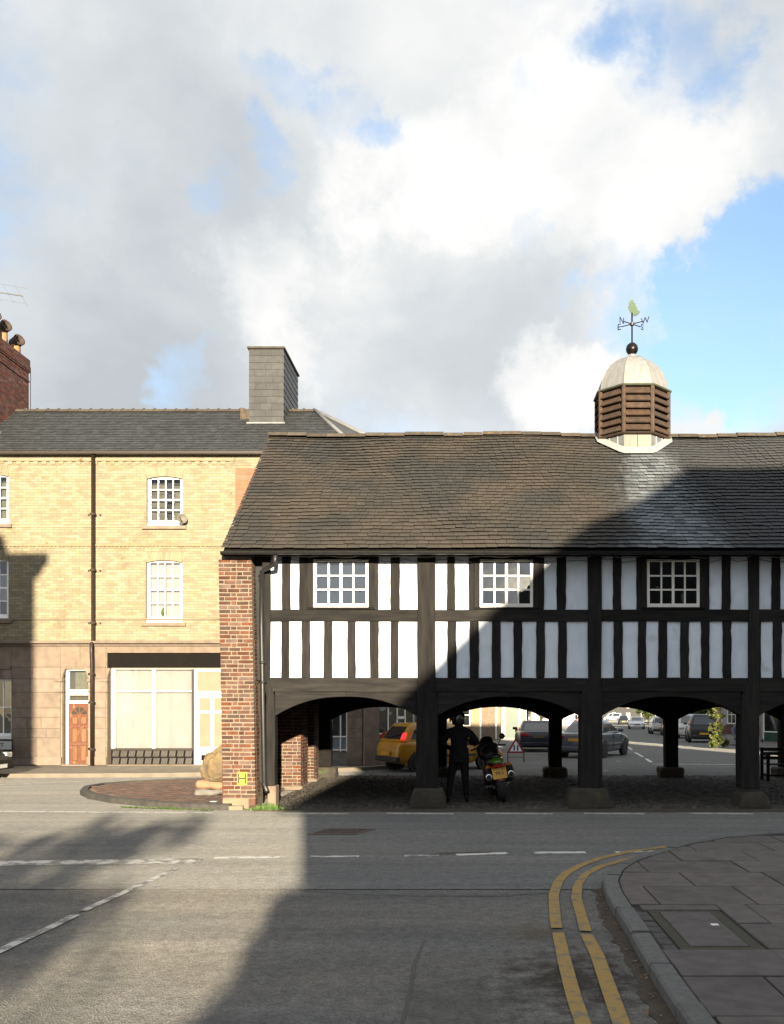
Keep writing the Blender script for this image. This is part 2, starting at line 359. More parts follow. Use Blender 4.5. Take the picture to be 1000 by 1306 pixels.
plate_y = pm('yellow number plate', (.62, .34, .035), (.55, .30, .03), .4)
plate_w = pm('white number plate', (.7, .7, .66), (.62, .62, .6), .4)
car_glass = pm('tinted car glass', (.012, .014, .016), (.01, .012, .013), .05, 2, 0, spec=.9, coat=.6)
amber = pm('amber lens', (.5, .16, .01), (.45, .13, .01), .2)
black = pm('black print', (.012, .012, .012), (.01, .01, .01), .6)

def old_slate():                                    # brown lichened slates, washed blue-grey where water runs off the lead below the cupola
    m = pm('lichened old slate', (.050, .040, .031), (.029, .0275, .0265), .85, .8, .14, .003, 45, third=((.095, .078, .040), 7, .66), thr=(.40, .60), detail=9)
    t = m.node_tree; ln = t.links.new; b = t.nodes['Principled BSDF']
    src = b.inputs['Base Color'].links[0].from_socket
    g = t.nodes.new('ShaderNodeNewGeometry'); sp = t.nodes.new('ShaderNodeSeparateXYZ'); ln(g.outputs['Position'], sp.inputs[0])
    no = t.nodes.new('ShaderNodeTexNoise'); no.inputs['Scale'].default_value = 3; no.inputs['Detail'].default_value = 6
    mp = t.nodes.new('ShaderNodeMapping'); mp.inputs['Scale'].default_value = (2.4, .4, .4); ln(g.outputs['Position'], mp.inputs[0]); ln(mp.outputs[0], no.inputs['Vector'])
    def mm(op, a, c):
        q = t.nodes.new('ShaderNodeMath'); q.operation = op
        for i, v in enumerate((a, c)):
            if isinstance(v, (int, float)): q.inputs[i].default_value = v
            else: ln(v, q.inputs[i])
        return q.outputs[0]
    # band centred below the drum, spreading down the slope
    dx = mm('ABSOLUTE', mm('SUBTRACT', sp.outputs[0], 3.85), 0)
    w = mm('ADD', mm('MULTIPLY', mm('SUBTRACT', 7.5, sp.outputs[2]), .16), .55)
    v = mm('ADD', mm('DIVIDE', dx, w), mm('MULTIPLY', mm('SUBTRACT', no.outputs['Fac'], .5), 1.3))
    r = t.nodes.new('ShaderNodeMapRange'); r.interpolation_type = 'SMOOTHSTEP'; ln(v, r.inputs[0]); r.inputs[1].default_value = 1.25; r.inputs[2].default_value = .45
    low = t.nodes.new('ShaderNodeMapRange'); ln(sp.outputs[2], low.inputs[0]); low.inputs[1].default_value = 7.7; low.inputs[2].default_value = 7.3
    f = mm('MULTIPLY', r.outputs[0], low.outputs[0])
    clean = t.nodes.new('ShaderNodeMix'); clean.data_type = 'RGBA'; ln(no.outputs['Fac'], clean.inputs[0]); clean.inputs[6].default_value = (.065, .08, .10, 1); clean.inputs[7].default_value = (.17, .185, .195, 1)
    hs = t.nodes.new('ShaderNodeHueSaturation'); ln(clean.outputs[2], hs.inputs['Color'])
    oi = t.nodes.new('ShaderNodeObjectInfo'); a = mm('FRACT', mm('ADD', g.outputs['Random Per Island'], oi.outputs['Random']), 0)
    ln(mm('ADD', mm('MULTIPLY', a, .8), .6), hs.inputs['Value'])
    # right side greyer and bluer: blue of the shade put into the colour
    rr = t.nodes.new('ShaderNodeMapRange'); ln(mm('ADD', sp.outputs[0], mm('MULTIPLY', no.outputs['Fac'], 2.0)), rr.inputs[0]); rr.inputs[1].default_value = 3.4; rr.inputs[2].default_value = 5.0; rr.inputs[4].default_value = .75
    mx1 = t.nodes.new('ShaderNodeMix'); mx1.data_type = 'RGBA'; ln(rr.outputs[0], mx1.inputs[0]); ln(src, mx1.inputs[6]); mx1.inputs[7].default_value = (.042, .046, .052, 1)
    mx2 = t.nodes.new('ShaderNodeMix'); mx2.data_type = 'RGBA'; ln(f, mx2.inputs[0]); ln(mx1.outputs[2], mx2.inputs[6]); ln(hs.outputs[0], mx2.inputs[7])
    ln(mx2.outputs[2], b.inputs['Base Color'])
    return m
slate_old = old_slate()

def streaks(m, dark, sc, lo, hi, amt):                # rain runs and soot on a facade
    t = m.node_tree; ln = t.links.new; b = t.nodes['Principled BSDF']; src = b.inputs['Base Color'].links[0].from_socket
    g = t.nodes.new('ShaderNodeNewGeometry'); mp = t.nodes.new('ShaderNodeMapping'); mp.inputs['Scale'].default_value = sc; ln(g.outputs['Position'], mp.inputs[0])
    no = t.nodes.new('ShaderNodeTexNoise'); no.inputs['Scale'].default_value = 1; no.inputs['Detail'].default_value = 8; no.inputs['Roughness'].default_value = .65; ln(mp.outputs[0], no.inputs['Vector'])
    r = t.nodes.new('ShaderNodeMapRange'); ln(no.outputs['Fac'], r.inputs[0]); r.inputs[1].default_value = lo; r.inputs[2].default_value = hi; r.inputs[4].default_value = amt
    mx = t.nodes.new('ShaderNodeMix'); mx.data_type = 'RGBA'; mx.blend_type = 'MULTIPLY'; ln(r.outputs[0], mx.inputs[0]); ln(src, mx.inputs[6]); mx.inputs[7].default_value = (*dark, 1); ln(mx.outputs[2], b.inputs['Base Color'])
streaks(yellow_brick, (.6, .5, .42), (1.6, 1.6, .5), .54, .76, .55)
streaks(yellow_mortar, (.6, .5, .42), (1.6, 1.6, .5), .54, .76, .55)
streaks(stone, (.5, .46, .42), (2.2, 2.2, .7), .54, .78, .6)
streaks(plaster, (.72, .74, .76), (5, 5, .8), .52, .75, .8)
streaks(slab_m, (.6, .58, .56), (3, 3, 3), .5, .7, .8)
streaks(red_brick, (.55, .5, .48), (2.5, 2.5, 1.2), .48, .7, .9)

# ------------------------------------------------------------------ ground, roads, markings
road_m = asphalt('smooth road asphalt', (.158, .160, .160), (.198, .190, .176), 85, .010, patch=(.3, .7))
side_m = asphalt('coarse side road asphalt', (.158, .156, .152), (.20, .187, .168), 72, .015,
                 stain=[(.75, 6.6, .5, .75, (.045, .035, .028), .85), (.55, 8.0, .3, .35, (.12, .085, .04), .5), (-.1, 6.0, .5, .8, (.075, .07, .066), .45), (.45, 5.2, .4, .5, (.05, .042, .036), .6)])
earth_far = pm('grassy earth', (.06, .075, .03), (.08, .08, .04), .95, .2)
def sheet(name, mat, pts, z, dy=None):
    b = MB(); b.quad(*[(x, y, z+(gz(y))) for x, y in pts]); return b.build(name, mat)
b = MB()
ys = [-150, 28, 60, 120, 250, 600, 1500]
b.loft([[(x, y, gz(y)-.35) for x in (-900, -60, 0, 60, 900)] for y in ys], cap=False, closed=False)
struct(b.build('ground', earth_far))
b = MB(); b.loft([[(x, y, gz(y)-.008) for x in (-45, -20, 0, 20, 75)] for y in [10.0-.2, 16, 22, 28, 40, 60, 90, 150, 320]], cap=False, closed=False)
road = struct(b.build('road', road_m))
side = struct(MB().quad((-30, -40, -.016), (12, -40, -.016), (12, 10.6, -.016), (-30, 10.6, -.016)).build('side_road', side_m))
tar = pm('tar joint', (.03, .03, .031), (.022, .022, .022), .6, 20)
pth = [G(378, 1134), G(450, 1139), G(540, 1141), G(640, 1141.5), G(700, 1137)]
b = MB(); b.loft([[(p.x, p.y-.008-R.uniform(0, .008), -.0035), (p.x, p.y+.008, -.0035)] for p in pth], cap=False, closed=False); b.build('tar_seam', tar, road)
b = MB(); pth = [G(540, 1200), G(528, 1228), G(523, 1262), G(512, 1306)]
b.loft([[(p.x-.012, p.y, -.012), (p.x+.012, p.y, -.012)] for p in pth], cap=False, closed=False); b.build('tar_seam', tar, side)
b = MB(); b.quad(*[(p.x, p.y, -.003) for p in (G(545, 1089.5), G(625, 1087.5), G(625, 1085.5), G(560, 1087))]).build('tar_seam', tar, road)

line_w = worn('worn white road paint', (.56, .55, .51), (.16, .155, .148), .44)
line_vw = worn('very worn white road paint', (.50, .48, .44), (.16, .155, .148), .5, 5)
line_y = worn('worn yellow road paint', (.30, .185, .045), (.15, .125, .085), .45, 7)
def mark(pts, w, mat, parent=road, z=-.004, name='white_line'):
    pts = [Vector((p[0], p[1], 0)) for p in pts]
    rings = []
    for i, p in enumerate(pts):
        d = (pts[min(i+1, len(pts)-1)]-pts[max(i-1, 0)]).normalized(); nrm = Vector((-d.y, d.x, 0))
        ww = w*R.uniform(.92, 1.06)
        rings.append([(p.x-nrm.x*ww/2, p.y-nrm.y*ww/2, z+gz(p.y)), (p.x+nrm.x*ww/2, p.y+nrm.y*ww/2, z+gz(p.y))])
    return MB().loft(rings, cap=False, closed=False).build(name, mat, parent)
def dash(px0, py0, px1, py1, w, mat=line_w):
    a, c = G(px0, py0), G(px1, py1); mark([a+(c-a)*t for t in (0, .33, .66, 1)], w, mat)
dash(-60, 1034.2, 273, 1036.3, .17)
for a, c in ((361, 444), (494, 579), (619, 705), (745, 822), (880, 960), (1010, 1080)): dash(a, 1037, c, 1037.6, .17)
dash(-40, 1101, 250, 1097.5, .38, line_vw); dash(253, 1096.6, 258, 1096.5, .2, line_vw)
dash(273, 1093.6, 357, 1092.6, .15)
dash(395, 1092, 458, 1091.6, .13, line_vw); dash(516, 1091, 560, 1090.6, .13, line_vw); dash(582, 1089.6, 648, 1087.6, .16); dash(681, 1087, 747, 1086.6, .15); dash(785, 1086.5, 845, 1085, .15, line_vw)
dg = [G(226, 1107), G(185, 1125), G(150, 1141), G(105, 1161)]
mark(dg, .085, line_vw, side, -.004)
mark([G(96, 1166), G(62, 1183), G(30, 1197), G(-30, 1226)], .095, line_vw, side, -.004)
def gsl(px, py):                                     # ground hit beyond the hall, where the street falls
    Y = (EYE+.0095*-28+.0)*0+1968/(py-CY-11.3); return Vector(((px-CX)/F*Y, Y, gz(Y)))
dash(-60, 1003, 118, 996, .1)
for a in ((778, 943.5, 846, 950, .3), (846, 950, 910, 956, .25)):
    p, q = gsl(a[0], a[1]), gsl(a[2], a[3]); mark([p+(q-p)*t for t in (0, .5, 1)], a[4], line_w)
for a in ((800, 952, 806, 956), (810, 959.5, 820, 965), (824, 967.5, 831, 972)):
    p, q = gsl(a[0], a[1]), gsl(a[2], a[3]); mark([p, q], .12, line_w)
for a in ((832, 974.5, 895, 974.5), (897, 974.7, 975, 975), (760, 982.5, 776, 982.5), (786, 970.6, 793, 970.6)):
    p, q = gsl(a[0], a[1]), gsl(a[2], a[3]); mark([p, (p+q)/2, q], .14, line_w)
# double yellow lines round the corner
yo = [(744,1306),(732,1271),(720,1225.5),(712,1189)]; yo2 = [(710,1183),(708,1169),(706,1141.5),(712,1124),(722,1113),(741,1103),(768,1093.5),(807,1085),(846,1080),(915,1073.5)]
yi = [(800,1325),(793,1306),(778,1264),(762,1218),(748,1191)]; yi2 = [(747,1187),(742,1169),(735,1145),(737,1128),(746,1115),(764,1105.5),(790,1098),(820,1091)]
yo = [(751, 1330)]+yo
for pts in (yo, yo2, yi, yi2): mark([G(*p) for p in pts], .105, line_y, side, -.0015, 'yellow_line')

# drain grates in the road
def grate(cx, cy, w, d, n, label, skew=0):
    t = thing('drain_grate', label, 'drain', (cx, cy, 0))
    sh = Matrix.Translation((cx, cy, 0)) @ Matrix(((1, skew, 0, 0), (0, 1, 0, 0), (0, 0, 1, 0), (0, 0, 0, 1)))
    rust = pm('rusty cast iron', (0.140, 0.094, 0.068), (0.085, 0.064, 0.053), .8, 20, .1, .003, 50)
    MB().box(-w/2, -d/2, -.05, w/2, d/2, -.0062).xf(sh).build('sump', pm('drain dark', (.012, .011, .01)), t)
    f = .035
    b = MB(); b.box(-w/2, -d/2, -.006, w/2, -d/2+f*1.6, .004).box(-w/2, d/2-f, -.006, w/2, d/2, .004).box(-w/2, -d/2+f*1.6, -.006, -w/2+f, d/2-f, .004).box(w/2-f, -d/2+f*1.6, -.006, w/2, d/2-f, .004)
    b.xf(sh).build('frame', rust, t)
    for i in range(n):
        x = -w/2+f+(w-2*f)*(i+.5)/n; MB().box(x-.013, -d/2+f*1.6, -.0055, x+.013, d/2-f, -.0015).xf(sh).build('bar', rust, t)
g1 = G(436, 1060.5)
grate(g1.x, g1.y, .74, .62, 8, 'rusty slotted drain grate set in the road before the first arch', .35)
g2 = G(842, 1034.5); grate(g2.x, g2.y, .5, .3, 7, 'brown gully grate at the road edge before the third arch')

# right-hand pavement with kerb stones and slabs
kb = [(1.24,-6),(1.25,2),(1.25,4.4),(1.255,5.7),(1.265,6.6),(1.29,7.52),(1.31,8.5),(1.33,9.1),(1.39,9.75),(1.55,10.4),(1.82,11.0),(2.2,11.6),(2.72,12.3),(3.4,12.95),(4.3,13.4),(5.6,13.6),(8,13.7),(20,13.9)]
def resample(pts, step):
    out = [Vector((*pts[0], 0))]; acc = 0
    for a, c in zip(pts, pts[1:]):
        a = Vector((*a, 0)); c = Vector((*c, 0)); l = (c-a).length; s = 0
        while acc+(l-s) >= step:
            s += step-acc; acc = 0; out.append(a+(c-a)*(s/l))
        acc += l-s
    return out
kp = resample(kb, .15)
pav = struct(MB().prism([(x+.1, y) for x, y in kb]+[(20, -6)], 'z', -.05, .078).build('pavement', joint_m))
def offs(path, i, d):
    t = (path[min(i+1, len(path)-1)]-path[max(i-1, 0)]).normalized(); n = Vector((t.y, -t.x, 0)); return path[i]+n*d
i = 0
while i < len(kp)-2:
    j = min(i+(6 if not (9.2 < kp[i].y < 13.3) else 5), len(kp)-1)
    rings = []
    dz = R.uniform(-.006, .006); do = R.uniform(-.006, .006)
    for k in range(i, j+1):
        a, c = offs(kp, k, do), offs(kp, k, .15+do); a2 = offs(kp, k, .018+do)
        sh = .012 if k == i else (-.012 if k == j else 0)
        tt = (kp[min(k+1, len(kp)-1)]-kp[max(k-1, 0)]).normalized()*sh
        rings.append([(a.x+tt.x, a.y+tt.y, -.04), (a.x+tt.x, a.y+tt.y, .085+dz), (a2.x+tt.x, a2.y+tt.y, .104+dz), (c.x+tt.x, c.y+tt.y, .104+dz), (c.x+tt.x, c.y+tt.y, -.04)])
    if 2 < kp[i].y and kp[i].x < 9: MB().loft(rings).build('kerb_stone', kerb_m, pav)
    i = j
# grit and leaves in the channel
dirt_m = pm('gutter silt', (.035, .028, .022), (.06, .045, .032), .95, 9, 0, .01, 40)
b = MB(); rings = []
for k in range(0, len(kp)):
    if 3 < kp[k].y < 10.6:
        a, c = offs(kp, k, .0), offs(kp, k, -R.uniform(.07, .15)*(1 if kp[k].y < 9.8 else .5)); rings.append([(a.x, a.y, .006), (c.x, c.y, -.0105)])
b.loft(rings, cap=False, closed=False).build('gutter_silt', dirt_m, side, kind='stuff')
# slabs, clipped to the kerb
def kerb_x(y):
    best = None
    for p, q in zip(kb, kb[1:]):
        if min(p[1], q[1]) <= y <= max(p[1], q[1]) and abs(q[1]-p[1]) > 1e-6:
            x = p[0]+(q[0]-p[0])*(y-p[1])/(q[1]-p[1]); best = x if best is None else min(best, x)
    return best
kin = [offs(kp, k, .162) for k in range(len(kp))]
def kin_x(y):
    best = 99
    for p, q in zip(kin, kin[1:]):
        if min(p.y, q.y) <= y <= max(p.y, q.y) and abs(q.y-p.y) > 1e-6: best = min(best, p.x+(q.x-p.x)*(y-p.y)/(q.y-p.y))
    return best
rows = [3.9, 4.7, 5.47, 6.28, 7.0, 7.8, 8.55, 9.42, 10.2, 10.95, 11.7, 12.4, 13.05]
for ri, (y0, y1) in enumerate(zip(rows, rows[1:])):
    x = 1.1+.75*(ri % 2)*.6-R.uniform(0, .2); first = True
    while x < 6.5:
        wd = R.choice((.9, .98, 1.1, .75)); xa, xb = x+.008, x+wd-.008; x += wd
        ya, yb = y0+.008, y1-.008
        lf_pts = [(max(xa, kin_x(yy)), yy) for yy in [yb+(ya-yb)*q/6 for q in range(7)]]
        if max(p[0] for p in lf_pts) >= xb-.02:
            lf_pts = [p for p in lf_pts if p[0] < xb-.01]
            if len(lf_pts) < 2 or lf_pts[0][1] < yb-.3 and False: continue
            if lf_pts[-1][1] > ya+.01: continue
            poly = [(lf_pts[-1][0], ya), (xb, ya), (xb, lf_pts[0][1]), lf_pts[0]]+lf_pts[1:-1]
        else: poly = [(lf_pts[-1][0], ya), (xb, ya), (xb, yb), lf_pts[0]]+lf_pts[1:-1]
        # inspection cover recess
        cells = [poly]
        cx0, cx1, cy0, cy1 = 1.44, 2.24, 6.96, 8.34
        if yb > cy0 and ya < cy1 and poly[0][0] < cx1 and xb > cx0:
            cells = []
            if xb > cx1: cells.append([(max(cx1, poly[0][0])+.004, ya), (xb, ya), (xb, yb), (max(cx1, poly[0][0])+.004, yb)])
            if ya < cy0-.06: cells.append([poly[0], (min(xb, cx1), ya), (min(xb, cx1), cy0-.004), (poly[0][0], cy0-.004)])
            if yb > cy1+.06: cells.append([(poly[3][0], cy1+.004), (min(xb, cx1), cy1+.004), (min(xb, cx1), yb), poly[3]])
        for c in cells:
            if c[1][0]-c[0][0] < .03: continue
            h = .1+R.uniform(-.004, .004); MB().prism(c, 'z', .06, h).build('paving_slab', slab_m, pav, bevel=.005)
cov = thing('inspection_cover', 'recessed slab-filled inspection cover with dark frame set in the pavement', 'manhole cover', (1.88, 7.64, .08))
fr_m = pm('mossy iron frame', (.035, .032, .022), (.05, .048, .03), .9, 14, 0, .004, 40)
b = MB(); X0, X1, Y0, Y1 = 1.58, 2.22, 6.98, 8.32
b.box(X0, Y0, .07, X1, Y0+.09, .093).box(X0, Y1-.07, .07, X1, Y1, .093).box(X0, Y0+.09, .07, X0+.085, Y1-.07, .093).box(X1-.1, Y0+.09, .07, X1, Y1-.07, .093).build('frame', fr_m, cov, bevel=.003)
MB().box(X0+.09, Y0+.095, .07, X1-.105, Y1-.075, .099).build('infill_slab', slab_m, cov, bevel=.004)
for k in range(7): MB().box(1.455, 6.98+k*.19, .07, 1.57, 6.98+k*.19+.17, (.088+R.uniform(0, .008))).build('cobble_sett', kerb_dark, pav, bevel=.01)
MB().box(-.03, -.03, 0, .03, .03, .004).xf(Matrix.Translation((2.03, 7.75, .1))).build('paper_scrap', white, pav)
# fallen leaves along the channel
lf = pm('dead leaf', (.17, .075, .03), (.10, .05, .025), .8, 9, .5)
b = MB()
for k in range(110):
    y = R.uniform(4.5, 10.2); x = kerb_x(y)-abs(R.gauss(.03, .08))-.01; a = R.uniform(0, 6.28); s = R.uniform(.008, .025); z = .002+R.uniform(0, .01)
    b.quad(*[(x+s*math.cos(a+q)*(1 if i % 2 else .6), y+s*math.sin(a+q)*(1 if i % 2 else .6), z+R.uniform(0, .012)) for i, q in enumerate((0, 1.57, 3.14, 4.71))])
tag(b.build('leaf_litter', lf, kind='stuff'), 'dead brown leaves scattered in the channel along the kerb', 'leaves')

# ------------------------------------------------------------------ hall floor and brick-paved island
HY, RY = 17.5, 24.7                                  # front and rear frame of the market hall
floor = struct(MB().box(-3.95, 16.95, -.05, 8.9, 25.25, .012).build('hall_floor', earth))
b = MB()
y = 17.35
while y < 25.2:
    x = -3.9+R.uniform(0, .08)
    while x < 8.8:
        w = R.uniform(.09, .16); d = R.uniform(.085, .12)
        h = .012+R.uniform(.012, .04); a, c = w*.3, d*.3
        x2, y2 = x+w/2, y+R.uniform(-.015, .015)
        b.add([(x2-w/2+.006, y2-d/2, .005), (x2+w/2-.006, y2-d/2, .005), (x2+w/2-.006, y2+d/2, .005), (x2-w/2+.006, y2+d/2, .005),
               (x2-a, y2-c, h), (x2+a, y2-c, h), (x2+a, y2+c, h), (x2-a, y2+c, h)], [(4,5,6,7),(0,1,5,4),(1,2,6,5),(2,3,7,6),(3,0,4,7)])
        x += w
    y += .115
b.build('cobbles', cobble_m, floor, kind='stuff', smooth=True)
isl = [(-4.45,17.18),(-5.2,17.35),(-6.1,17.75),(-7.1,18.45),(-7.9,19.3),(-8.45,20.2),(-8.75,21.1),(-8.7,21.9),(-8.2,22.6),(-7.3,23.3),(-6.2,23.9),(-4.9,24.4),(-4.4,24.6)]
ip = resample(isl, .15)
island = struct(MB().prism([(p.x, p.y) for p in ip]+[(-4.2, 24.6), (-4.2, 17.2)], 'z', -.04, .068).build('paved_island', mortar))
i = 0
while i < len(ip)-2:
    j = min(i+5, len(ip)-1); rings = []
    for k in range(i, j+1):
        a, c, m_ = offs(ip, k, -.01), offs(ip, k, .15), offs(ip, k, .03)
        rings.append([(a.x, a.y, -.03), (a.x, a.y, .085), (m_.x, m_.y, .108), (c.x, c.y, .108), (c.x, c.y, -.03)])
    if len(rings) > 1: MB().loft(rings).build('kerb_stone', kerb_dark, island)
    i = j
def inside(x, y, poly):
    r = False
    for (x1, y1), (x2, y2) in zip(poly, poly[1:]+poly[:1]):
        if (y1 > y) != (y2 > y) and x < (x2-x1)*(y-y1)/(y2-y1)+x1: r = not r
    return r
ins = [(offs(ip, k, .17).x, offs(ip, k, .17).y) for k in range(len(ip))]+[(-4.6, 24.6), (-4.6, 17.4)]
b = MB(); th = rad(-38); ca, sa = math.cos(th), math.sin(th)
for iu in range(-60, 60):
    for iv in range(-80, 80):
        u, v = iu*.222+(.111 if iv % 2 else 0), iv*.118
        x, y = -6.5+u*ca-v*sa, 20.9+u*sa+v*ca
        if not inside(x, y, ins): continue
        if not all(inside(x+du*ca-dv*sa, y+du*sa+dv*ca, ins) for du, dv in ((-.1, -.05), (.1, .05), (.1, -.05), (-.1, .05))): continue
        h = .1+R.uniform(-.004, .004); q = []
        for du, dv in ((-.105, -.052), (.105, -.052), (.105, .052), (-.105, .052)): q.append((x+du*ca-dv*sa, y+du*sa+dv*ca))
        b.add([(px, py, .06) for px, py in q]+[(px, py, h) for px, py in q], [(4,5,6,7),(0,1,5,4),(1,2,6,5),(2,3,7,6),(3,0,4,7)])
b.build('pavers', paver_m, island, kind='stuff')
p = G(272, 1029.5); MB().box(p.x-.05, p.y-.06, .108, p.x+.07, p.y+.06, .113).build('white_mark', white, island)

# ------------------------------------------------------------------ the timbered market hall
hall = thing('market_hall', 'black and white timber-framed market hall on open arches with slate roof and cupola', 'market hall', (2, 21, 0))
def HX(px): return (px-CX)/68.0
def HZ(py): return EYE+(CY-py)/68.0
S = 1/68.0
brick_me = unit_piece('brick', red_brick, .05)
def brick_face(parent, x0, x1, yf, z0, z1, lean=0.0, pitch=.078, depth=.12, extra_right=None):
    nz = int((z1-z0)/pitch)
    for r in range(nz):
        z = z0+r*pitch; sh = lean*(z-z0)/(z1-z0); xa, xb = x0+sh, x1+sh
        x = xa; k = r % 2; first = True
        seq = [.225, .105] if k == 0 else [.105 if R.random() < .5 else .17, .225]
        q = 0
        while x < xb-.03:
            w = seq[q % 2]*R.uniform(.93, 1.05); q += 1
            w2 = min(w, xb-x)
            if xb-(x+w2) < .06: w2 = xb-x
            h = (pitch-.021)*R.uniform(.88, 1.06)
            place('brick', brick_me, parent, (x+w2/2, yf+depth/2-R.uniform(-.003, .006), z+pitch/2+R.uniform(-.003, .003)), (w2-.016, depth, h), (0, R.uniform(-.012, .012), R.uniform(-.01, .01)))
            x += w2+.002
        if extra_right:
            y = yf+depth+.01
            while y < yf+extra_right-.05:
                d = R.choice((.11, .22)); d = min(d, yf+extra_right-y)
                place('brick', brick_me, parent, (xb-.05+R.uniform(-.003, .003), y+d/2, z+pitch/2), (.1, d-.016, pitch-.02)); y += d
# front brick pier, leaning a little
PF = 17.32
b = MB(); b.hexa([(-4.59, PF+.014, 0), (-3.99, PF+.014, 0), (-3.99, 17.95, 0), (-4.59, 17.95, 0), (-4.675, PF+.014, 4.70), (-4.075, PF+.014, 4.70), (-4.075, 17.95, 4.70), (-4.675, 17.95, 4.70)])
pier = b.build('brick_pier', mortar, hall)
brick_face(pier, -4.605, -3.985, PF, .2, 4.70, -.085, extra_right=.4)
MB().box(-4.60, PF-.012, 0, -4.12, PF+.3, .19).build('base_stone', pm('pier base stone', (.25, .19, .13), (.19, .15, .105), .9, 6, .1, .005, 30), pier, bevel=.01)
for zz in (0, .065, .13): place('brick', brick_me, pier, (-4.05, PF+.09, zz+.035), (.12, .2, .06))
hp = thing('hydrant_sign', 'small yellow plate lettered H fixed on the brick pier', 'sign', (-4.22, PF-.01, .5))
MB().box(-4.33, PF-.018, .45, -4.14, PF-.008, .69).build('plate', pm('yellow enamel', (.42, .34, .02), (.36, .28, .02), .5, 8), hp, bevel=.003)
for xa, xb, za, zb in ((-4.31, -4.285, .475, .665), (-4.185, -4.16, .475, .665), (-4.285, -4.185, .558, .582)): MB().box(xa, PF-.022, za, xb, PF-.0185, zb).build('letter_stroke', black, hp)
# inner gable piers
b = MB().box(-4.75, 21.22, 0, -3.86, 22.1, 2.45); mid = b.build('brick_pier', mortar, hall); brick_face(mid, -4.6, -3.84, 21.2, .10, 2.44, extra_right=.85)
b = MB().box(-4.75, 23.52, 0, -3.94, 24.2, 2.45); re_ = b.build('brick_pier', mortar, hall); brick_face(re_, -4.6, -3.92, 23.5, .08, 2.44, extra_right=.6)
MB().box(-4.6, 21.1, 0, -3.8, 22.05, .1).build('footing', stone, mid, bevel=.02)
MB().box(-4.6, 23.4, 0, -3.85, 24.1, .08).build('footing', stone, re_, bevel=.02)
MB().box(-4.78, 17.96, 0, -4.42, 21.21, 2.45).box(-4.78, 22.11, 0, -4.42, 23.51, 2.45).box(-4.78, 24.21, 0, -4.42, 24.9, 2.45).build('gable_base_wall', red_brick, hall)
MB().box(-4.45, 17.96, 2.42, -4.1, 24.6, 4.9).build('gable_wall', plaster, hall)
MB().prism([(17.5, 4.9), (24.7, 4.9), (21.1, 7.85)], 'x', -4.40, -4.12).build('gable_panel', plaster, hall)

FY = HY                                              # front face of timbers
UT, RT, RB, LB, BB = 706, 777.5, 792.5, 864.5, 882.5  # heights of rails in the photograph's rows
POSTS = [(337, 342, 340, 351), (532.5, 555, 531, 558), (750, 767, 740, 768), (954.5, 968, 945, 968), (1152, 1168, 1148, 1170)]
upper = [[(342.5,359),(370.6,381.4),('w',399.6,470),(482.6,498),(510,532.5)],
         [(555,570),(580.5,598),('w',612,680),(694,710),(722,750)],
         [(767,782),(792.5,812),('w',825,892.5),(905,921),(932,954)],
         [(968,984.5),(995.5,1012),('w',1030,1098),(1110,1126),(1136,1152)]]
lower = [[(342,358.5),(369,384.5),(395.6,412.7),(423.7,443),(453.6,471.6),(483,498),(508.4,532.5)],
         [(555.5,570.5),(582,599),(611,627.5),(639,655),(666,684),(695,712),(723,750.5)],
         [(767,783),(794.5,814),(824.5,840),(851,868),(879,894.5),(905,922),(933,955)],
         [(971,986),(997.5,1014),(1026,1042),(1055,1070),(1083,1098),(1110,1126),(1137,1152)]]
posts_made = []
for i, (a0, a1, b0, b1) in enumerate(POSTS):
    lw = 0 if i else .03
    z_bot = HZ(1006) if i else HZ(1002)
    x0, x1, x2, x3 = HX(a0)-lw, HX(a1)+lw*1.4, HX(b0), HX(b1)
    zt, zm = HZ(UT)-.0, HZ(LB+6)
    dp = .36 if i else .22
    rings = []
    for z in (zt, (zt+zm)/2+.3, (zt+zm)/2-.3, zm, zm-.25, 1.2, .8, z_bot):
        t = max(0, min(1, (zm-z)/.25+.0)) if z < zm else 0
        j = R.uniform(-.008, .008); l, r = x0+(x2-x0)*t+j, x1+(x3-x1)*t+R.uniform(-.008, .008)
        rings.append([(l, FY-.045+R.uniform(-.006, .006), z), (r, FY-.045+R.uniform(-.006, .006), z), (r, FY+dp, z), (l, FY+dp, z)])
    MB().loft(rings).build('post', timber, hall, bevel=.012)
pl = [(525, 567, 1005), (724, 776, 1005), (941, 977, 1010), (1135, 1180, 1008)]
plinth_m = pm('mossy sandstone plinth', (0.054, 0.046, 0.035), (0.035, 0.031, 0.025), .95, 6, .08, .012, 18, third=((.06, .075, .03), 4, .6))
for a, c, t in pl:
    x0, x1, zt = HX(a), HX(c), HZ(t)
    rings = [[(x0-.03, FY-.24, 0), (x1+.03, FY-.24, 0), (x1+.03, FY+.5, 0), (x0-.03, FY+.5, 0)], [(x0-.01, FY-.22, zt*.5), (x1+.02, FY-.2, zt*.5), (x1+.02, FY+.45, zt*.5), (x0, FY+.45, zt*.5)],
             [(x0+.05, FY-.17, zt), (x1-.05, FY-.15, zt), (x1-.05, FY+.42, zt), (x0+.05, FY+.42, zt)]]
    MB().loft(rings).build('plinth', plinth_m, hall, bevel=.05, bseg=3, smooth=True)
MB().box(HX(341), FY-.02, 0, HX(352), FY+.3, HZ(1002)).build('plinth', stone, hall, bevel=.02)

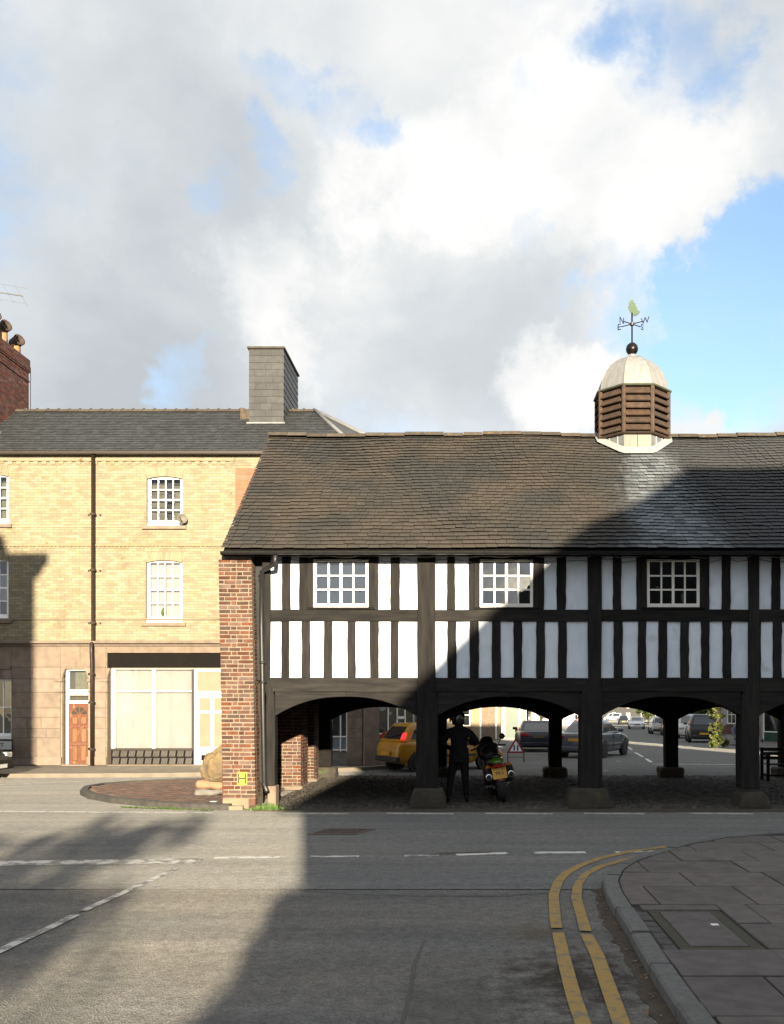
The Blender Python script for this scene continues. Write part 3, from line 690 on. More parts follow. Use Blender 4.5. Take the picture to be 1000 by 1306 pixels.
def timber_piece(name, x0, x1, z0, z1, dy=0.0, axis='z', thick=.15, j=.007, mat=None):
    MB().rough(x0, FY+dy, z0, x1, FY+thick, z1, axis, 6, j).build(name, mat or (timber_h if axis == 'x' else timber), hall, bevel=.008)
def panel(x0, x1, z0, z1):
    MB().box(x0-.03, FY+.028+R.uniform(0, .006), z0-.03, x1+.03, FY+.1, z1+.03).build('plaster_panel', plaster, hall)
def sash(parent, name, x0, x1, z0, z1, y, nx, nz, mat_f, gl, fw=.07, bw=.028, label=None, mid=True, midz=False, back=None, bd=.10, arch=0):
    # a small-paned window: frame, glazing bars, one pane per opening
    fr = MB()
    fr.box(x0, y, z0, x0+fw, y+.07, z1).box(x1-fw, y, z0, x1, y+.07, z1).box(x0+fw, y, z0, x1-fw, y+.07, z0+fw*1.25).box(x0+fw, y, z1-fw*.8, x1-fw, y+.07, z1)
    w = fr.build(name, mat_f, parent, bevel=.004, label=label)
    ix0, ix1, iz0, iz1 = x0+fw, x1-fw, z0+fw*1.25, z1-fw*.8
    for i in range(1, nx):
        x = ix0+(ix1-ix0)*i/nx; ww = bw*1.6 if (mid and i*2 == nx) else bw
        MB().box(x-ww/2, y+.012, iz0, x+ww/2, y+.05, iz1).build('glazing_bar', mat_f, w)
    for k in range(1, nz):
        z = iz0+(iz1-iz0)*k/nz; ww = bw*1.7 if (midz and k*2 == nz) else bw
        MB().box(ix0, y+.016, z-ww/2, ix1, y+.047, z+ww/2).build('glazing_bar', mat_f, w)
    for i in range(nx):
        for k in range(nz):
            xa, xb = ix0+(ix1-ix0)*i/nx, ix0+(ix1-ix0)*(i+1)/nx; za, zb = iz0+(iz1-iz0)*k/nz, iz0+(iz1-iz0)*(k+1)/nz
            t = R.uniform(-.004, .004)
            MB().quad((xa, y+.03+t, za), (xb, y+.03-t, za), (xb, y+.03-t, zb), (xa, y+.03+t, zb)).build('pane', gl, w)
    if back is curtain:
        xw = (ix1-ix0)/nx
        for a_, c_ in ((ix0-.03, ix0+xw*2.02), (ix0+xw*3.0, ix1+.03)): MB().box(a_, y+bd, z0+.02, c_, y+bd+.02, z1-.22+R.uniform(-.03, .03)).build('curtain', back, w)
        for k in range(3): MB().box(ix0-.03, y+bd-.02, z0+.1+k*.42, ix0+xw*2.02, y+bd-.004, z0+.13+k*.42).build('curtain_fold_shade', pm('curtain shadow', (.05, .05, .045)), w)  # dark bars: shade of the curtain folds put in as colour
    elif back:
        MB().box(x0+.02, y+bd, z0+.02, x1-.02, y+bd+.02, z1-.02).build('blind', back, w)
    return w
for bay in range(4):
    L0, R0 = HX(POSTS[bay][1]), HX(POSTS[bay+1][0])
    if bay == 0: L0 += .03
    zt = HZ(UT)
    # rails
    timber_piece('rail', L0, R0, HZ(RB), HZ(RT), -.012, 'x')
    timber_piece('bressummer', L0, R0, HZ(BB), HZ(LB), -.03, 'x', .3)
    timber_piece('wall_plate', L0, R0, zt-.0, zt+.16, -.01, 'x', .25, .004, timber_dark)
    def studs(lst, z0, z1, nm):
        prev = L0
        for it in lst:
            a, c = (HX(it[1])-.10, HX(it[2])+.10) if it[0] == 'w' else (HX(it[0]), HX(it[1]))
            if a-prev > .03: timber_piece(nm, prev, a, z0, z1, 0)
            if it[0] != 'w': panel(a, c, z0, z1)
            prev = c
        if R0-prev > .03: timber_piece(nm, prev, R0, z0, z1, 0)
    studs(upper[bay], HZ(RT), zt, 'stud')
    studs(lower[bay], HZ(LB), HZ(RB), 'stud')
    # window
    w = [q for q in upper[bay] if q[0] == 'w'][0]
    x0, x1 = HX(w[1]), HX(w[2]); z0, z1 = HZ(774.5), HZ(713.5)
    gl, back = [(glass_mirror, blind_sky), (glass_mirror, None), (glass_dark, None), (glass_dark, None)][bay]
    sw = sash(hall, 'window', x0, x1, z0, z1, FY-.005, 4, 3, white, gl, .055, .03, back=back)
    MB().box(x0-.10, FY-.03, z0-.045, x1+.10, FY+.12, z0-.003).build('sill', timber_dark, sw, bevel=.006)
    for a, c in ((x0-.10, x0), (x1, x1+.10)): MB().rough(a, FY-.015, z0-.002, c, FY+.12, zt, 'z', 4, .004).build('jamb', timber, sw)
    MB().box(x0, FY-.01, z1, x1, FY+.12, zt).build('lintel', timber_dark, sw)
    # arch braces: two curved timbers under the bressummer
    xl, xr = HX(POSTS[bay][3]), HX(POSTS[bay+1][2]); xc = (xl+xr)/2
    zs, zp, ztop = HZ(913), HZ(888.5), HZ(BB)
    for sgn, xe in ((-1, xl), (1, xr)):
        poly = []
        for k in range(13):
            t = k/12; x = xc+(xe-xc)*t; poly.append((x, zp-(zp-zs)*t**2.3))
        poly += [(xe, ztop-.004), (xc, ztop-.004)]
        MB().prism(poly, 'y', FY-.015+.004*sgn, FY+.24).build('arch_brace', timber_h, hall, bevel=.006)
# back boards so that no daylight comes through the storey
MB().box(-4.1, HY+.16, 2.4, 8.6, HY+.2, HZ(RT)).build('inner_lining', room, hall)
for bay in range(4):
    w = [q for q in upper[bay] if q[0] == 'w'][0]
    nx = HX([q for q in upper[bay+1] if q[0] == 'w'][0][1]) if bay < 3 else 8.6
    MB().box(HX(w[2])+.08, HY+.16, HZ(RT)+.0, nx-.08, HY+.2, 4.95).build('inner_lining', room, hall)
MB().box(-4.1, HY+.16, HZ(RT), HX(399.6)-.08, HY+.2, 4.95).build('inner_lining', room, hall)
MB().box(-4.1, HY+.21, 2.38, 8.6, RY+.1, 2.44).build('floor_boards', timber_dark, hall)
for k in range(34):
    x = -3.9+k*.37; MB().box(x, HY+.26, 2.22, x+.12, RY-.15, 2.375).build('joist', timber_dark, hall)
RP = [-3.84, -.79, 2.24, 5.3, 8.35]
for i, x in enumerate(RP):
    w = .17
    MB().rough(x-w, RY-.18, .3, x+w, RY+.16, 2.15, 'z', 6, .01).build('post', timber_dark, hall, bevel=.015)
    MB().rough(x-w-.14, RY-.3, 0, x+w+.14, RY+.3, .3, 'z', 3, .02).build('plinth', plinth_m, hall, bevel=.04)
    MB().rough(x-.14, HY+.4, 1.98, x+.14, RY-.2, 2.21, 'y', 5, .01).build('cross_beam', timber_dark, hall)
for xa, xb in zip(RP, RP[1:]):
    xl, xr = xa+.17, xb-.17; xc = (xl+xr)/2
    for xe in (xl, xr):
        poly = [(xc+(xe-xc)*k/12, 1.88-.33*(k/12)**2.4) for k in range(13)]+[(xe, 2.15), (xc, 2.15)]
        MB().prism(poly, 'y', RY-.1, RY+.1).build('arch_brace', timber_dark, hall)
MB().box(-4.1, RY-.12, 2.152, 8.6, RY+.12, 4.9).build('rear_wall', plaster, hall)
MB().box(8.45, HY+.37, 2.45, 8.6, RY-.13, 4.9).build('gable_wall', plaster, hall)
MB().prism([(17.55, 4.905), (24.65, 4.905), (21.1, 7.85)], 'x', 8.45, 8.58).build('gable_panel', plaster, hall)

# roof
EA = Vector((0, 17.05, 4.80)); RI = Vector((0, 21.1, 8.02)); XL, XR = -4.56, 9.0
sl_ = (RI-EA); SLEN = sl_.length; phi = math.atan2(sl_.z, sl_.y); up = sl_.normalized(); nrm = Vector((0, -math.sin(phi), math.cos(phi)))
def roof_pt(x, s, h=0): p = EA+up*s+nrm*h; return (x, p.y, p.z)
def sag(x, s=0): return .022*math.sin(x*.85+1)+.014*math.sin(x*2.3+s*1.1)+.012*math.sin(s*1.6+x*.4)
b = MB(); b.prism([(EA.y+.04, EA.z-.05), (RI.y, RI.z-.05), (2*RI.y-EA.y-.04, EA.z-.05), (2*RI.y-EA.y-.04, EA.z-.12), (RI.y, RI.z-.14), (EA.y+.04, EA.z-.12)], 'x', XL+.03, XR-.03)
roof = b.build('roof', timber_dark, hall)
rows_n = 36; ex = SLEN/rows_n
slab = MB(); slab.add([(-.5, 0, 0), (.5, 0, 0), (.5, 1, -.035), (-.5, 1, -.035), (-.5, 0, .0055), (.5, 0, .0055), (.5, 1, -.0295), (-.5, 1, -.0295)], [(0,3,2,1),(4,5,6,7),(0,1,5,4),(1,2,6,5),(2,3,7,6),(3,0,4,7)])
sme = bpy.data.meshes.new('slate'); sme.from_pydata(slab.v, [], slab.f); sme.materials.append(slate_old)
stuff = MB(); n_ind = 0
for r in range(rows_n):
    s0 = r*ex; base_w = .205-.05*r/rows_n
    x = XL-(R.uniform(.0, .5)*base_w)
    while x < XR:
        w = base_w*R.uniform(.82, 1.15); xa, xb = max(x, XL), min(x+w, XR); x += w
        if xb-xa < .05: continue
        lift = .012+R.uniform(0, .005)+sag((xa+xb)/2, s0)*min(1, .25+s0/1.5)
        tj = R.uniform(-.012, .012)
        ln_ = ex*1.35
        if r < 6 and n_ind < 300 and -4.7 < xa < 7:
            p = roof_pt((xa+xb)/2, s0+tj, lift); n_ind += 1
            place('slate', sme, roof, p, (xb-xa-.006, ln_, 1), (phi, R.uniform(-.012, .012), R.uniform(-.02, .02)))
        else:
            a_, c_ = xa+.003, xb-.003; e1, e2 = R.uniform(-.008, .008), R.uniform(-.008, .008)
            P = [roof_pt(a_, s0+tj+e1, lift), roof_pt(c_, s0+tj+e2, lift), roof_pt(c_, s0+ln_, lift-.034), roof_pt(a_, s0+ln_, lift-.034)]
            Q = [roof_pt(a_, s0+tj+e1, lift+.0055), roof_pt(c_, s0+tj+e2, lift+.0055), roof_pt(c_, s0+ln_, lift-.0285), roof_pt(a_, s0+ln_, lift-.0285)]
            stuff.add(P+Q, [(4,5,6,7),(0,1,5,4),(1,2,6,5),(3,0,4,7)])
stuff.build('slates', slate_old, roof, kind='stuff')
for k in range(9): pass
MB().hexa([(XL, 21.1, 8.0), (XR, 21.1, 8.0), (XR, 25.2, 4.72), (XL, 25.2, 4.72), (XL, 21.14, 8.06), (XR, 21.14, 8.06), (XR, 25.24, 4.80), (XL, 25.24, 4.80)]).build('rear_slope', slate_old, roof)
x = XL
while x < XR-.1:
    w = min(.44, XR-x); dz = R.uniform(-.010, .010)+sag(x, SLEN)*.9+.012
    MB().prism([(20.93, 7.965+dz), (21.0, 8.045+dz), (21.1, 8.085+dz), (21.2, 8.045+dz), (21.27, 7.965+dz), (21.1, 8.0+dz)], 'x', x+.006, x+w-.006).build('ridge_tile', ridge_tile, roof); x += w
# gutter, fascia, downpipe, cables
MB().box(XL+.05, 17.11, 4.66, XR-.05, 17.14, 4.76).build('fascia_board', timber_dark, hall)
b = MB(); prof = [(-.055, .0), (-.04, -.04), (0, -.058), (.04, -.04), (.055, 0)]
b.loft([[(x, 17.04+u, 4.735+v-.004*abs(math.sin(x*1.3))) for u, v in prof] for x in [XL+i*(XR-XL)/14 for i in range(15)]], cap=False, closed=False)
g_ = b.build('gutter', iron, hall, smooth=True)
MB().box(XL-.03, 17.16, 4.69, -3.95, 17.5, 4.76).build('eaves_board', timber_dark, hall)
b = MB(); P0 = W(351.5, 708, 17.06); P1 = W(351, 719, 17.1); P2 = W(334, 729, 17.36); P3 = W(333.5, 800, 17.42); P4 = W(337, 1000, 17.42); P5 = W(341, 1010, 17.30)
dp_ = b.tube([P0, P1, P2, P3, P4, P5], .045, 10).build('downpipe', iron, hall, smooth=True)
for yy in (735, 845, 870, 1000): p = W(333.5+(yy-735)*.013, yy, 17.41); MB().lathe([(.062, -.02), (.062, .02)], p, 12).build('pipe_collar', iron, dp_, smooth=True)
b = MB(); pts = [];
for k in range(60):
    x = -3.6+k*.2; pts.append((x, 17.38+.02*math.sin(k), HZ(711)+.02*math.sin(k*1.7)+.012*math.sin(k*.9)))
b.tube(pts, .008, 6).build('cable', pm('pale cable', (.35, .31, .26), (.25, .22, .2), .6), hall)
b = MB(); pts = [(p[0], p[1]+.05, p[2]-.07+.015*math.sin(i*2.3)) for i, p in enumerate(pts)]
b.tube(pts, .006, 6).build('cable', iron, hall)

# cupola
cup_c = Vector((3.655, 21.1, 0)); ah = .785
def octo(a, z, rot=0): return [(cup_c.x+a/math.cos(math.pi/8)*math.cos(math.pi/8+k*math.pi/4+rot), cup_c.y+a/math.cos(math.pi/8)*math.sin(math.pi/8+k*math.pi/4+rot), z) for k in range(8)]
cup = MB().loft([octo(.66, 7.2), octo(.66, 8.92)]).build('cupola', pm('cupola core', (.03, .022, .017), (.02, .015, .012), .9), hall)
Zb, Zt = 7.90, 8.90
for k in range(8):
    a0 = math.pi/8+k*math.pi/4; 
    def cp(a, ang, z): return Vector((cup_c.x+a/math.cos(math.pi/8)*math.cos(ang), cup_c.y+a/math.cos(math.pi/8)*math.sin(ang), z))
    pA, pB = cp(ah, a0, 0), cp(ah, a0+math.pi/4, 0); d = (pB-pA).normalized(); nn = Vector((d.y, -d.x, 0)); mid_ = (pA+pB)/2
    if nn.dot(mid_-cup_c) < 0: nn = -nn
    # corner post
    c0 = cp(ah-.03, a0, 0)
    MB().lathe([(.05, Zb-.02), (.05, Zt)], (c0.x, c0.y, 0), 8).build('corner_post', louvre_wood, cup)
    wl = (pB-pA).length
    ns = 6
    for s in range(ns):
        z0 = Zb+.02+(Zt-Zb-.04)*s/ns; hh = (Zt-Zb-.04)/ns
        q = [pA+d*.055-nn*.02, pB-d*.055-nn*.02]
        o1, o2 = nn*.035, nn*-.07
        P = [q[0]+o1+Vector((0,0,z0)), q[1]+o1+Vector((0,0,z0)), q[1]+o2+Vector((0,0,z0+hh*.95)), q[0]+o2+Vector((0,0,z0+hh*.95))]
        Q = [p_+nn*.02+Vector((0,0,.015)) for p_ in P]
        MB().hexa([tuple(v) for v in P]+[tuple(v) for v in Q]).build('louvre_slat', louvre_wood, cup)
    # drum panel below
    pa, pb = cp(.715, a0, 0), cp(.715, a0+math.pi/4, 0)
    front = nn.y < -.9
    m_ = pale_board if front else lead
    if nn.y < .1:
        if front:
            mdl = (pa+pb)/2
            for u, v in ((pa, mdl-d*.006), (mdl+d*.006, pb)):
                MB().hexa([tuple(u+Vector((0,0,7.15))), tuple(v+Vector((0,0,7.15))), tuple(v-nn*.05+Vector((0,0,7.15))), tuple(u-nn*.05+Vector((0,0,7.15))), tuple(u+Vector((0,0,Zb))), tuple(v+Vector((0,0,Zb))), tuple(v-nn*.05+Vector((0,0,Zb))), tuple(u-nn*.05+Vector((0,0,Zb)))]).build('drum_panel', m_, cup)
        else:
            MB().hexa([tuple(pa+Vector((0,0,7.15))), tuple(pb+Vector((0,0,7.15))), tuple(pb-nn*.04+Vector((0,0,7.15))), tuple(pa-nn*.04+Vector((0,0,7.15))), tuple(pa+Vector((0,0,Zb))), tuple(pb+Vector((0,0,Zb))), tuple(pb-nn*.04+Vector((0,0,Zb))), tuple(pa-nn*.04+Vector((0,0,Zb)))]).build('drum_panel', m_, cup)
            for t in (.33, .7):
                q = pa+(pb-pa)*t; MB().box(q.x-.012, q.y-.012, 7.2, q.x+.012, q.y+.012, Zb).build('lead_roll', lead, cup)
MB().loft([octo(ah+.0, Zb-.045), octo(ah+.03, Zb-.02), octo(ah+.0, Zb)]).build('lower_rim', louvre_wood, cup)
MB().loft([octo(ah+.03, Zt), octo(ah+.05, Zt+.02), octo(ah+.02, Zt+.045)]).build('eaves_rim', pm('dull green copper edge', (.12, .13, .10), (.08, .09, .07), .7, 8), cup)
# white flashing skirting the drum on the roof slope
b = MB(); ring_a, ring_b = [], []
for k in range(-1, 25):
    a = math.pi+(math.pi)*k/23
    def oct_r(ang):
        q = (ang-math.pi/8) % (math.pi/4)-math.pi/8; return 1/math.cos(q)
    for rr, ring in ((.74*oct_r(a), ring_a), (.85*oct_r(a), ring_b)):
        x, y = cup_c.x+rr*math.cos(a), cup_c.y+rr*math.sin(a); y = min(y, 21.1)
        z = EA.z+(y-EA.y)*math.tan(phi)+.04; ring.append((x, y, z+(.02 if ring is ring_b else .10)))
b.loft([ring_a, ring_b], cap=False, closed=False).build('flashing', lead_pale, cup)
# dome, eight sided, bell shaped
prof = [(.745, 8.945), (.735, 9.05), (.70, 9.2), (.63, 9.37), (.52, 9.53), (.38, 9.66), (.22, 9.75), (.12, 9.78), (.10, 9.84)]
dome = MB().loft([octo(a, z) for a, z in prof]).build('dome', copper_pale, cup)
for k in range(8):
    a = math.pi/8+k*math.pi/4
    MB().tube([(cup_c.x+(r_/math.cos(math.pi/8)+.004)*math.cos(a), cup_c.y+(r_/math.cos(math.pi/8)+.004)*math.sin(a), z) for r_, z in prof], .007, 5).build('dome_seam', copper_pale, dome)
vane = MB().lathe([(.09, 9.80), (.075, 9.84), (.085, 9.86), (.13, 9.93), (.14, 9.98), (.12, 10.06), (.07, 10.11), (.018, 10.13), (.018, 10.8)], (cup_c.x, cup_c.y, 0), 18).build('weather_vane', pm('dark bronze', (0.015, 0.013, 0.010), (0.010, 0.009, 0.008), .35, metal=.6), hall, smooth=True)
zc = 10.55
MB().lathe([(.045, zc-.03), (.045, zc+.03)], (cup_c.x, cup_c.y, 0), 10).build('boss', iron, vane)
for ltr, ang in (('N', 215), ('E', 145), ('S', 35), ('W', 325)):
    u = Vector((math.cos(rad(ang)), math.sin(rad(ang)), 0)); e_ = cup_c+u*.27+Vector((0, 0, zc))
    MB().tube([cup_c+Vector((0, 0, zc)), e_], .011, 6).build('arm', iron, vane)
    mt = Matrix.Translation(e_+u*.05) @ Matrix.Rotation(rad(ang+(180 if ltr in 'NE' else 0)), 4, 'Z') @ Matrix.Rotation(rad(90), 4, 'X')
    text_part('letter', ltr, .20, iron, vane, mt, ext=.004)
gold = pm('verdigris gilding', (0.046, 0.089, 0.052), (0.066, 0.098, 0.046), .5, 14)
ft = [(-.13,.0),(-.17,.10),(-.12,.10),(-.15,.20),(-.09,.18),(-.10,.27),(-.04,.22),(-.01,.27),(.02,.17),(.06,.16),(.06,.08),(.11,.07),(.12,-.02),(.20,-.06),(.13,-.13),(.02,-.16),(-.04,-.10),(-.09,-.06)]
b = MB(); b.prism([(x*.75, z*.9) for x, z in ft], 'y', -.012, .012); b.xf(Matrix.Translation((cup_c.x+.03, cup_c.y, 10.87)) @ Matrix.Rotation(rad(-14), 4, 'Z')); b.build('vane_plume', gold, vane)

# weeds at the foot of the brick pier
b = MB()
for k in range(260):
    x = R.gauss(-3.72, .17); y = 17.12+R.uniform(-.1, .12); h = R.uniform(.03, .17)*(1-min(.8, abs(x+3.72)*1.6)); a = R.uniform(0, 6.28); w = R.uniform(.008, .02); lx, ly = R.uniform(-.05, .05), R.uniform(-.06, .03)
    b.quad((x-w*math.cos(a), y-w*math.sin(a), 0), (x+w*math.cos(a), y+w*math.sin(a), 0), (x+w*1.2*math.cos(a)+lx*.6, y+ly*.6, h*.7), (x+lx, y+ly, h))
tag(b.build('weeds', grass_m, kind='stuff'), 'bright green weeds growing at the foot of the brick pier', 'weeds')
b = MB()
for k in range(150):
    x = R.uniform(-6.6, -4.7); y = 17.05+(-(x+4.45))*.28-.06+R.uniform(-.05, .02); h = R.uniform(.01, .05); a = R.uniform(0, 6.28); w = .01
    b.quad((x-w, y, 0), (x+w, y, 0), (x+w+R.uniform(-.03, .03), y-.02, h*.8), (x+R.uniform(-.03, .03), y-.03, h))
tag(b.build('weeds', grass_m, kind='stuff'), 'thin line of weeds along the dark kerb of the paved island', 'weeds')

# standing stone on the island
st = thing('standing_stone', 'rough upright boulder on a stone footing beside the brick pier', 'stone', (-5.15, 19.2, .1))
bm = bmesh.new(); bmesh.ops.create_icosphere(bm, subdivisions=4, radius=1)
from mathutils import noise as mn
for v in bm.verts:
    p = v.co.copy(); tz = (p.z+1)/2
    k = .55+.45*math.sqrt(max(0, 1-tz**2.4))*1.05
    v.co = Vector((p.x*.36*k+.16*(tz-.3), p.y*.30*k, tz*.80)); v.co += v.co.normalized()*(.10*mn.noise(p*1.9)+.05*mn.noise(p*5)+.02*mn.noise(p*13)); v.co.z = max(v.co.z, 0)
me = bpy.data.meshes.new('boulder'); bm.to_mesh(me); bm.free(); me.materials.append(pm('ochre boulder', (0.191, 0.134, 0.064), (0.122, 0.093, 0.054), .9, 3, 0, .02, 9, third=((.11, .09, .065), 2.6, .58)))
place('boulder', me, st, (-5.22, 19.3, .30))
MB().rough(-5.62, 18.95, .1, -4.75, 19.7, .22, 'x', 5, .03).build('footing', stone_grey, st, bevel=.03)
MB().rough(-5.60, 19.02, .22, -4.85, 19.6, .36, 'x', 5, .05).build('footing', pm('reddish stone', (.33, .17, .10), (.26, .15, .09), .9, 6), st, bevel=.04)

# bench under the hall
bn = thing('bench', 'dark wooden bench standing under the far right of the hall', 'bench', (8.0, 23.4, 0))
for x in (7.42, 8.98):
    for y in (23.25, 23.75): MB().box(x-.035, y-.035, .01, x+.035, y+.035, .66 if y < 23.5 else .86).build('leg', timber_dark, bn, bevel=.005)
    MB().box(x-.045, 23.2, .66, x+.045, 23.79, .70).build('armrest', timber_dark, bn, bevel=.008)
    MB().box(x-.02, 23.29, .15, x+.02, 23.71, .21).build('stretcher', timber_dark, bn)
for k in range(5): MB().box(7.46, 23.24+k*.1, .43, 8.94, 23.32+k*.1, .455).build('seat_slat', timber_dark, bn, bevel=.004)
for k in range(3): MB().box(7.46, 23.74, .55+k*.11, 8.94, 23.765, .63+k*.11).build('back_slat', timber_dark, bn, bevel=.004)
MB().box(7.46, 23.27, .16, 8.94, 23.31, .2).build('rail', timber_dark, bn)

# ------------------------------------------------------------------ yellow brick terrace with shops (left)
BY = 28.5; BS = F/BY
def BX(px): return (px-CX)/BS
def BZ(py): return EYE+(CY-py)/BS
terr = thing('brick_terrace', 'three-storey yellow brick building with stone shopfronts, grey slate roof and slate-clad chimney', 'building', (-8, BY, 0))
BX0, BX1 = -17.5, -3.3
ZC, ZE = BZ(822), BZ(579)
def wall_open(x0, x1, z0, z1, y0, y1, ops):
    b = MB(); xs = sorted({x0, x1, *[o[0] for o in ops], *[o[1] for o in ops]}); zs = sorted({z0, z1, *[o[2] for o in ops], *[o[3] for o in ops]})
    xs = [x for x in xs if x0 <= x <= x1]; zs = [z for z in zs if z0 <= z <= z1]
    for xa, xb in zip(xs, xs[1:]):
        run = None
        for za, zb in zip(zs, zs[1:]):
            hit = any(o[0]-1e-6 <= xa and xb <= o[1]+1e-6 and o[2]-1e-6 <= za and zb <= o[3]+1e-6 for o in ops)
            if hit:
                if run: b.box(xa, y0, run[0], xb, y1, run[1]); run = None
            else: run = (run[0], zb) if run else (za, zb)
        if run: b.box(xa, y0, run[0], xb, y1, run[1])
    return b
wins = [(BX(187), BX(233), BZ(671), BZ(607)), (BX(186), BX(232.5), BZ(794.5), BZ(714)),
        (BX(-35), BX(11), BZ(669), BZ(604)), (BX(-35), BX(11), BZ(791), BZ(712)), (BX(395), BX(441), BZ(671), BZ(607)), (BX(395), BX(441), BZ(794.5), BZ(714))]
wall = wall_open(BX0, BX1, ZC, ZE, BY, BY+.35, wins).build('upper_wall', yellow_mortar, terr)
# facing bricks, as geometry
def facing(name, mat, x0, x1, z0, z1, ops, yf, parent, pw=.232, ph=.0815, kind='stuff'):
    b = MB(); r = 0; z = z0
    while z < z1-.03:
        x = x0-(pw/2 if r % 2 else 0); zt = min(z+ph, z1)
        while x < x1:
            xa, xb = max(x, x0)+.004, min(x+pw, x1)-.006; x += pw
            if xb-xa < .03: continue
            segs = [(xa, xb)]
            for o in ops:
                if zt-.02 > o[2] and z+.02 < o[3]:
                    ns = []
                    for a, c in segs:
                        if c <= o[0] or a >= o[1]: ns.append((a, c)); continue
                        if a < o[0]-.02: ns.append((a, o[0]))
                        if c > o[1]+.02: ns.append((o[1], c))
                    segs = ns
            for a, c in segs:
                y = yf-.008-R.uniform(0, .005); za, zb = z+.004+R.uniform(0, .003), zt-.006-R.uniform(0, .003)
                b.add([(a, yf+.002, za), (c, yf+.002, za), (c, yf+.002, zb), (a, yf+.002, zb), (a, y, za), (c, y, za), (c, y, zb), (a, y, zb)], [(4,5,6,7),(0,1,5,4),(1,2,6,5),(2,3,7,6),(3,0,4,7)])
        z += ph; r += 1
    return b.build(name, mat, parent, kind=kind)
ZS, ZD = BZ(698), BZ(591)
red_zone = (BX(300), BX1, BZ(700), BZ(597))
facing('bricks', yellow_brick, BX0, BX1, ZC, ZE, wins+[red_zone]+[(w[0]-.07, w[1]+.07, w[3], w[3]+.24) for w in wins], BY, wall)
facing('bricks', pm('pink red facing brick', (0.294, 0.119, 0.070), (0.238, 0.095, 0.059), .9, 5, .12, .003, 40), red_zone[0]+.01, BX1, red_zone[2], red_zone[3], wins, BY, wall, .45, .15)
# window heads of gauged brick
for w in wins:
    n = 17; xa, xb = w[0]-.07, w[1]+.07
    for k in range(n):
        a, c = xa+(xb-xa)*k/n, xa+(xb-xa)*(k+1)/n; t0, t1 = (k/n-.5)*.16, ((k+1)/n-.5)*.16
        MB().hexa([(a+.004, BY-.012, w[3]), (c-.004, BY-.012, w[3]), (c-.004, BY+.05, w[3]), (a+.004, BY+.05, w[3]), (a+.004+t0, BY-.012, w[3]+.24), (c-.004+t1, BY-.012, w[3]+.24), (c-.004+t1, BY+.05, w[3]+.24), (a+.004+t0, BY+.05, w[3]+.24)]).build('arch_brick', yellow_brick, wall)
# dentil courses
dent = pm('dark dentil brick', (.30, .20, .09), (.22, .15, .075), .9, 8, .2)
def dentils(z, n0, n1, step, h, proj, skip=()):
    MB().box(n0, BY-proj-.03, z+h, n1, BY+.03, z+h+.07).build('string_course', yellow_brick, terr)
    b = MB(); x = n0
    while x < n1: b.box(x, BY-proj, z, x+step*.55, BY+.03, z+h-.001); x += step
    b.build('dentils', yellow_brick, terr, kind='stuff')
dentils(BZ(592), BX0, BX(299), .26, .085, .04)
dentils(BZ(699), BX0, BX1, .125, .05, .03)
MB().box(BX0, BY-.05, BZ(790.6), BX1, BY+.02, BZ(788.8)).build('string_course', yellow_brick, terr)
MB().box(BX0, BY-.035, BZ(672.6), BX(180), BY+.02, BZ(671)).build('string_course', yellow_brick, terr)
curt = [(glass_m, curtain), (glass_m, blind_cream), (glass_m, curtain), (glass_dark, None), (glass_m, curtain), (glass_m, blind_cream)]
for i, (w, (gl, bk)) in enumerate(zip(wins, curt)):
    sw = sash(terr, 'window', w[0]+.01, w[1]-.01, w[2]+.08, w[3]-.01, BY+.09, 4, 4, white_new, gl, .09, .03, mid=False, midz=True, back=bk, bd=.16)
    MB().box(w[0]-.12, BY-.09, w[2]-.10, w[1]+.12, BY+.16, w[2]+.01).build('sill', stone, sw, bevel=.01)
    MB().box(w[0]+.01, BY+.03, w[2]+.02, w[1]-.01, BY+.12, w[2]+.085).build('sill_board', white_new, sw)
    MB().box(w[0]-.05, BY+.36, w[2]-.05, w[1]+.05, BY+.40, w[3]+.05).build('room_back', room, sw)
    pts = [(w[0]+.01+(w[1]-w[0]-.02)*k/10, w[3]-.01-.07*(2*k/10-1)**2) for k in range(11)]
    MB().prism(pts+[(w[1]-.01, w[3]), (w[0]+.01, w[3])], 'y', BY-.005, BY+.085).build('curved_head', yellow_brick, sw)
# plant pot seen in the first-floor window
MB().lathe([(.05, BZ(789)), (.07, BZ(786)), (.03, BZ(785)), (.09, BZ(781)), (.05, BZ(776)), (.01, BZ(774))], (BX(206), BY+.2, 0), 8).build('plant', leaf_m, terr)

# satellite dish by the upper window
sd = thing('satellite_dish', 'small mesh satellite dish on the sill corner of the top-floor window', 'satellite dish', (BX(234), BY-.1, BZ(667)))
b = MB(); b.lathe([(.02, .0), (.1, .01), (.16, .035), (.19, .06), (.185, .065), (.15, .04), (.09, .017), (.02, .008)], (0, 0, 0), 14, 'y'); b.xf(Matrix.Translation((BX(235), BY-.22, BZ(663.5))) @ Matrix.Rotation(rad(25), 4, 'Z') @ Matrix.Rotation(rad(180), 4, 'Z') @ Matrix.Scale(.8, 4)); b.build('dish', pm('pale dish', (0.122, 0.112, 0.085), (0.101, 0.091, 0.071), .6), sd, smooth=True)
MB().tube([(BX(234.5), BY+.02, BZ(672)), (BX(237), BY-.16, BZ(665))], .02, 6).build('bracket', iron_red, sd)
MB().tube([(BX(236), BY-.2, BZ(669)), (BX(236), BY-.45, BZ(666)), (BX(235), BY-.45, BZ(662.5))], .012, 6).build('feed_arm', iron_red, sd)

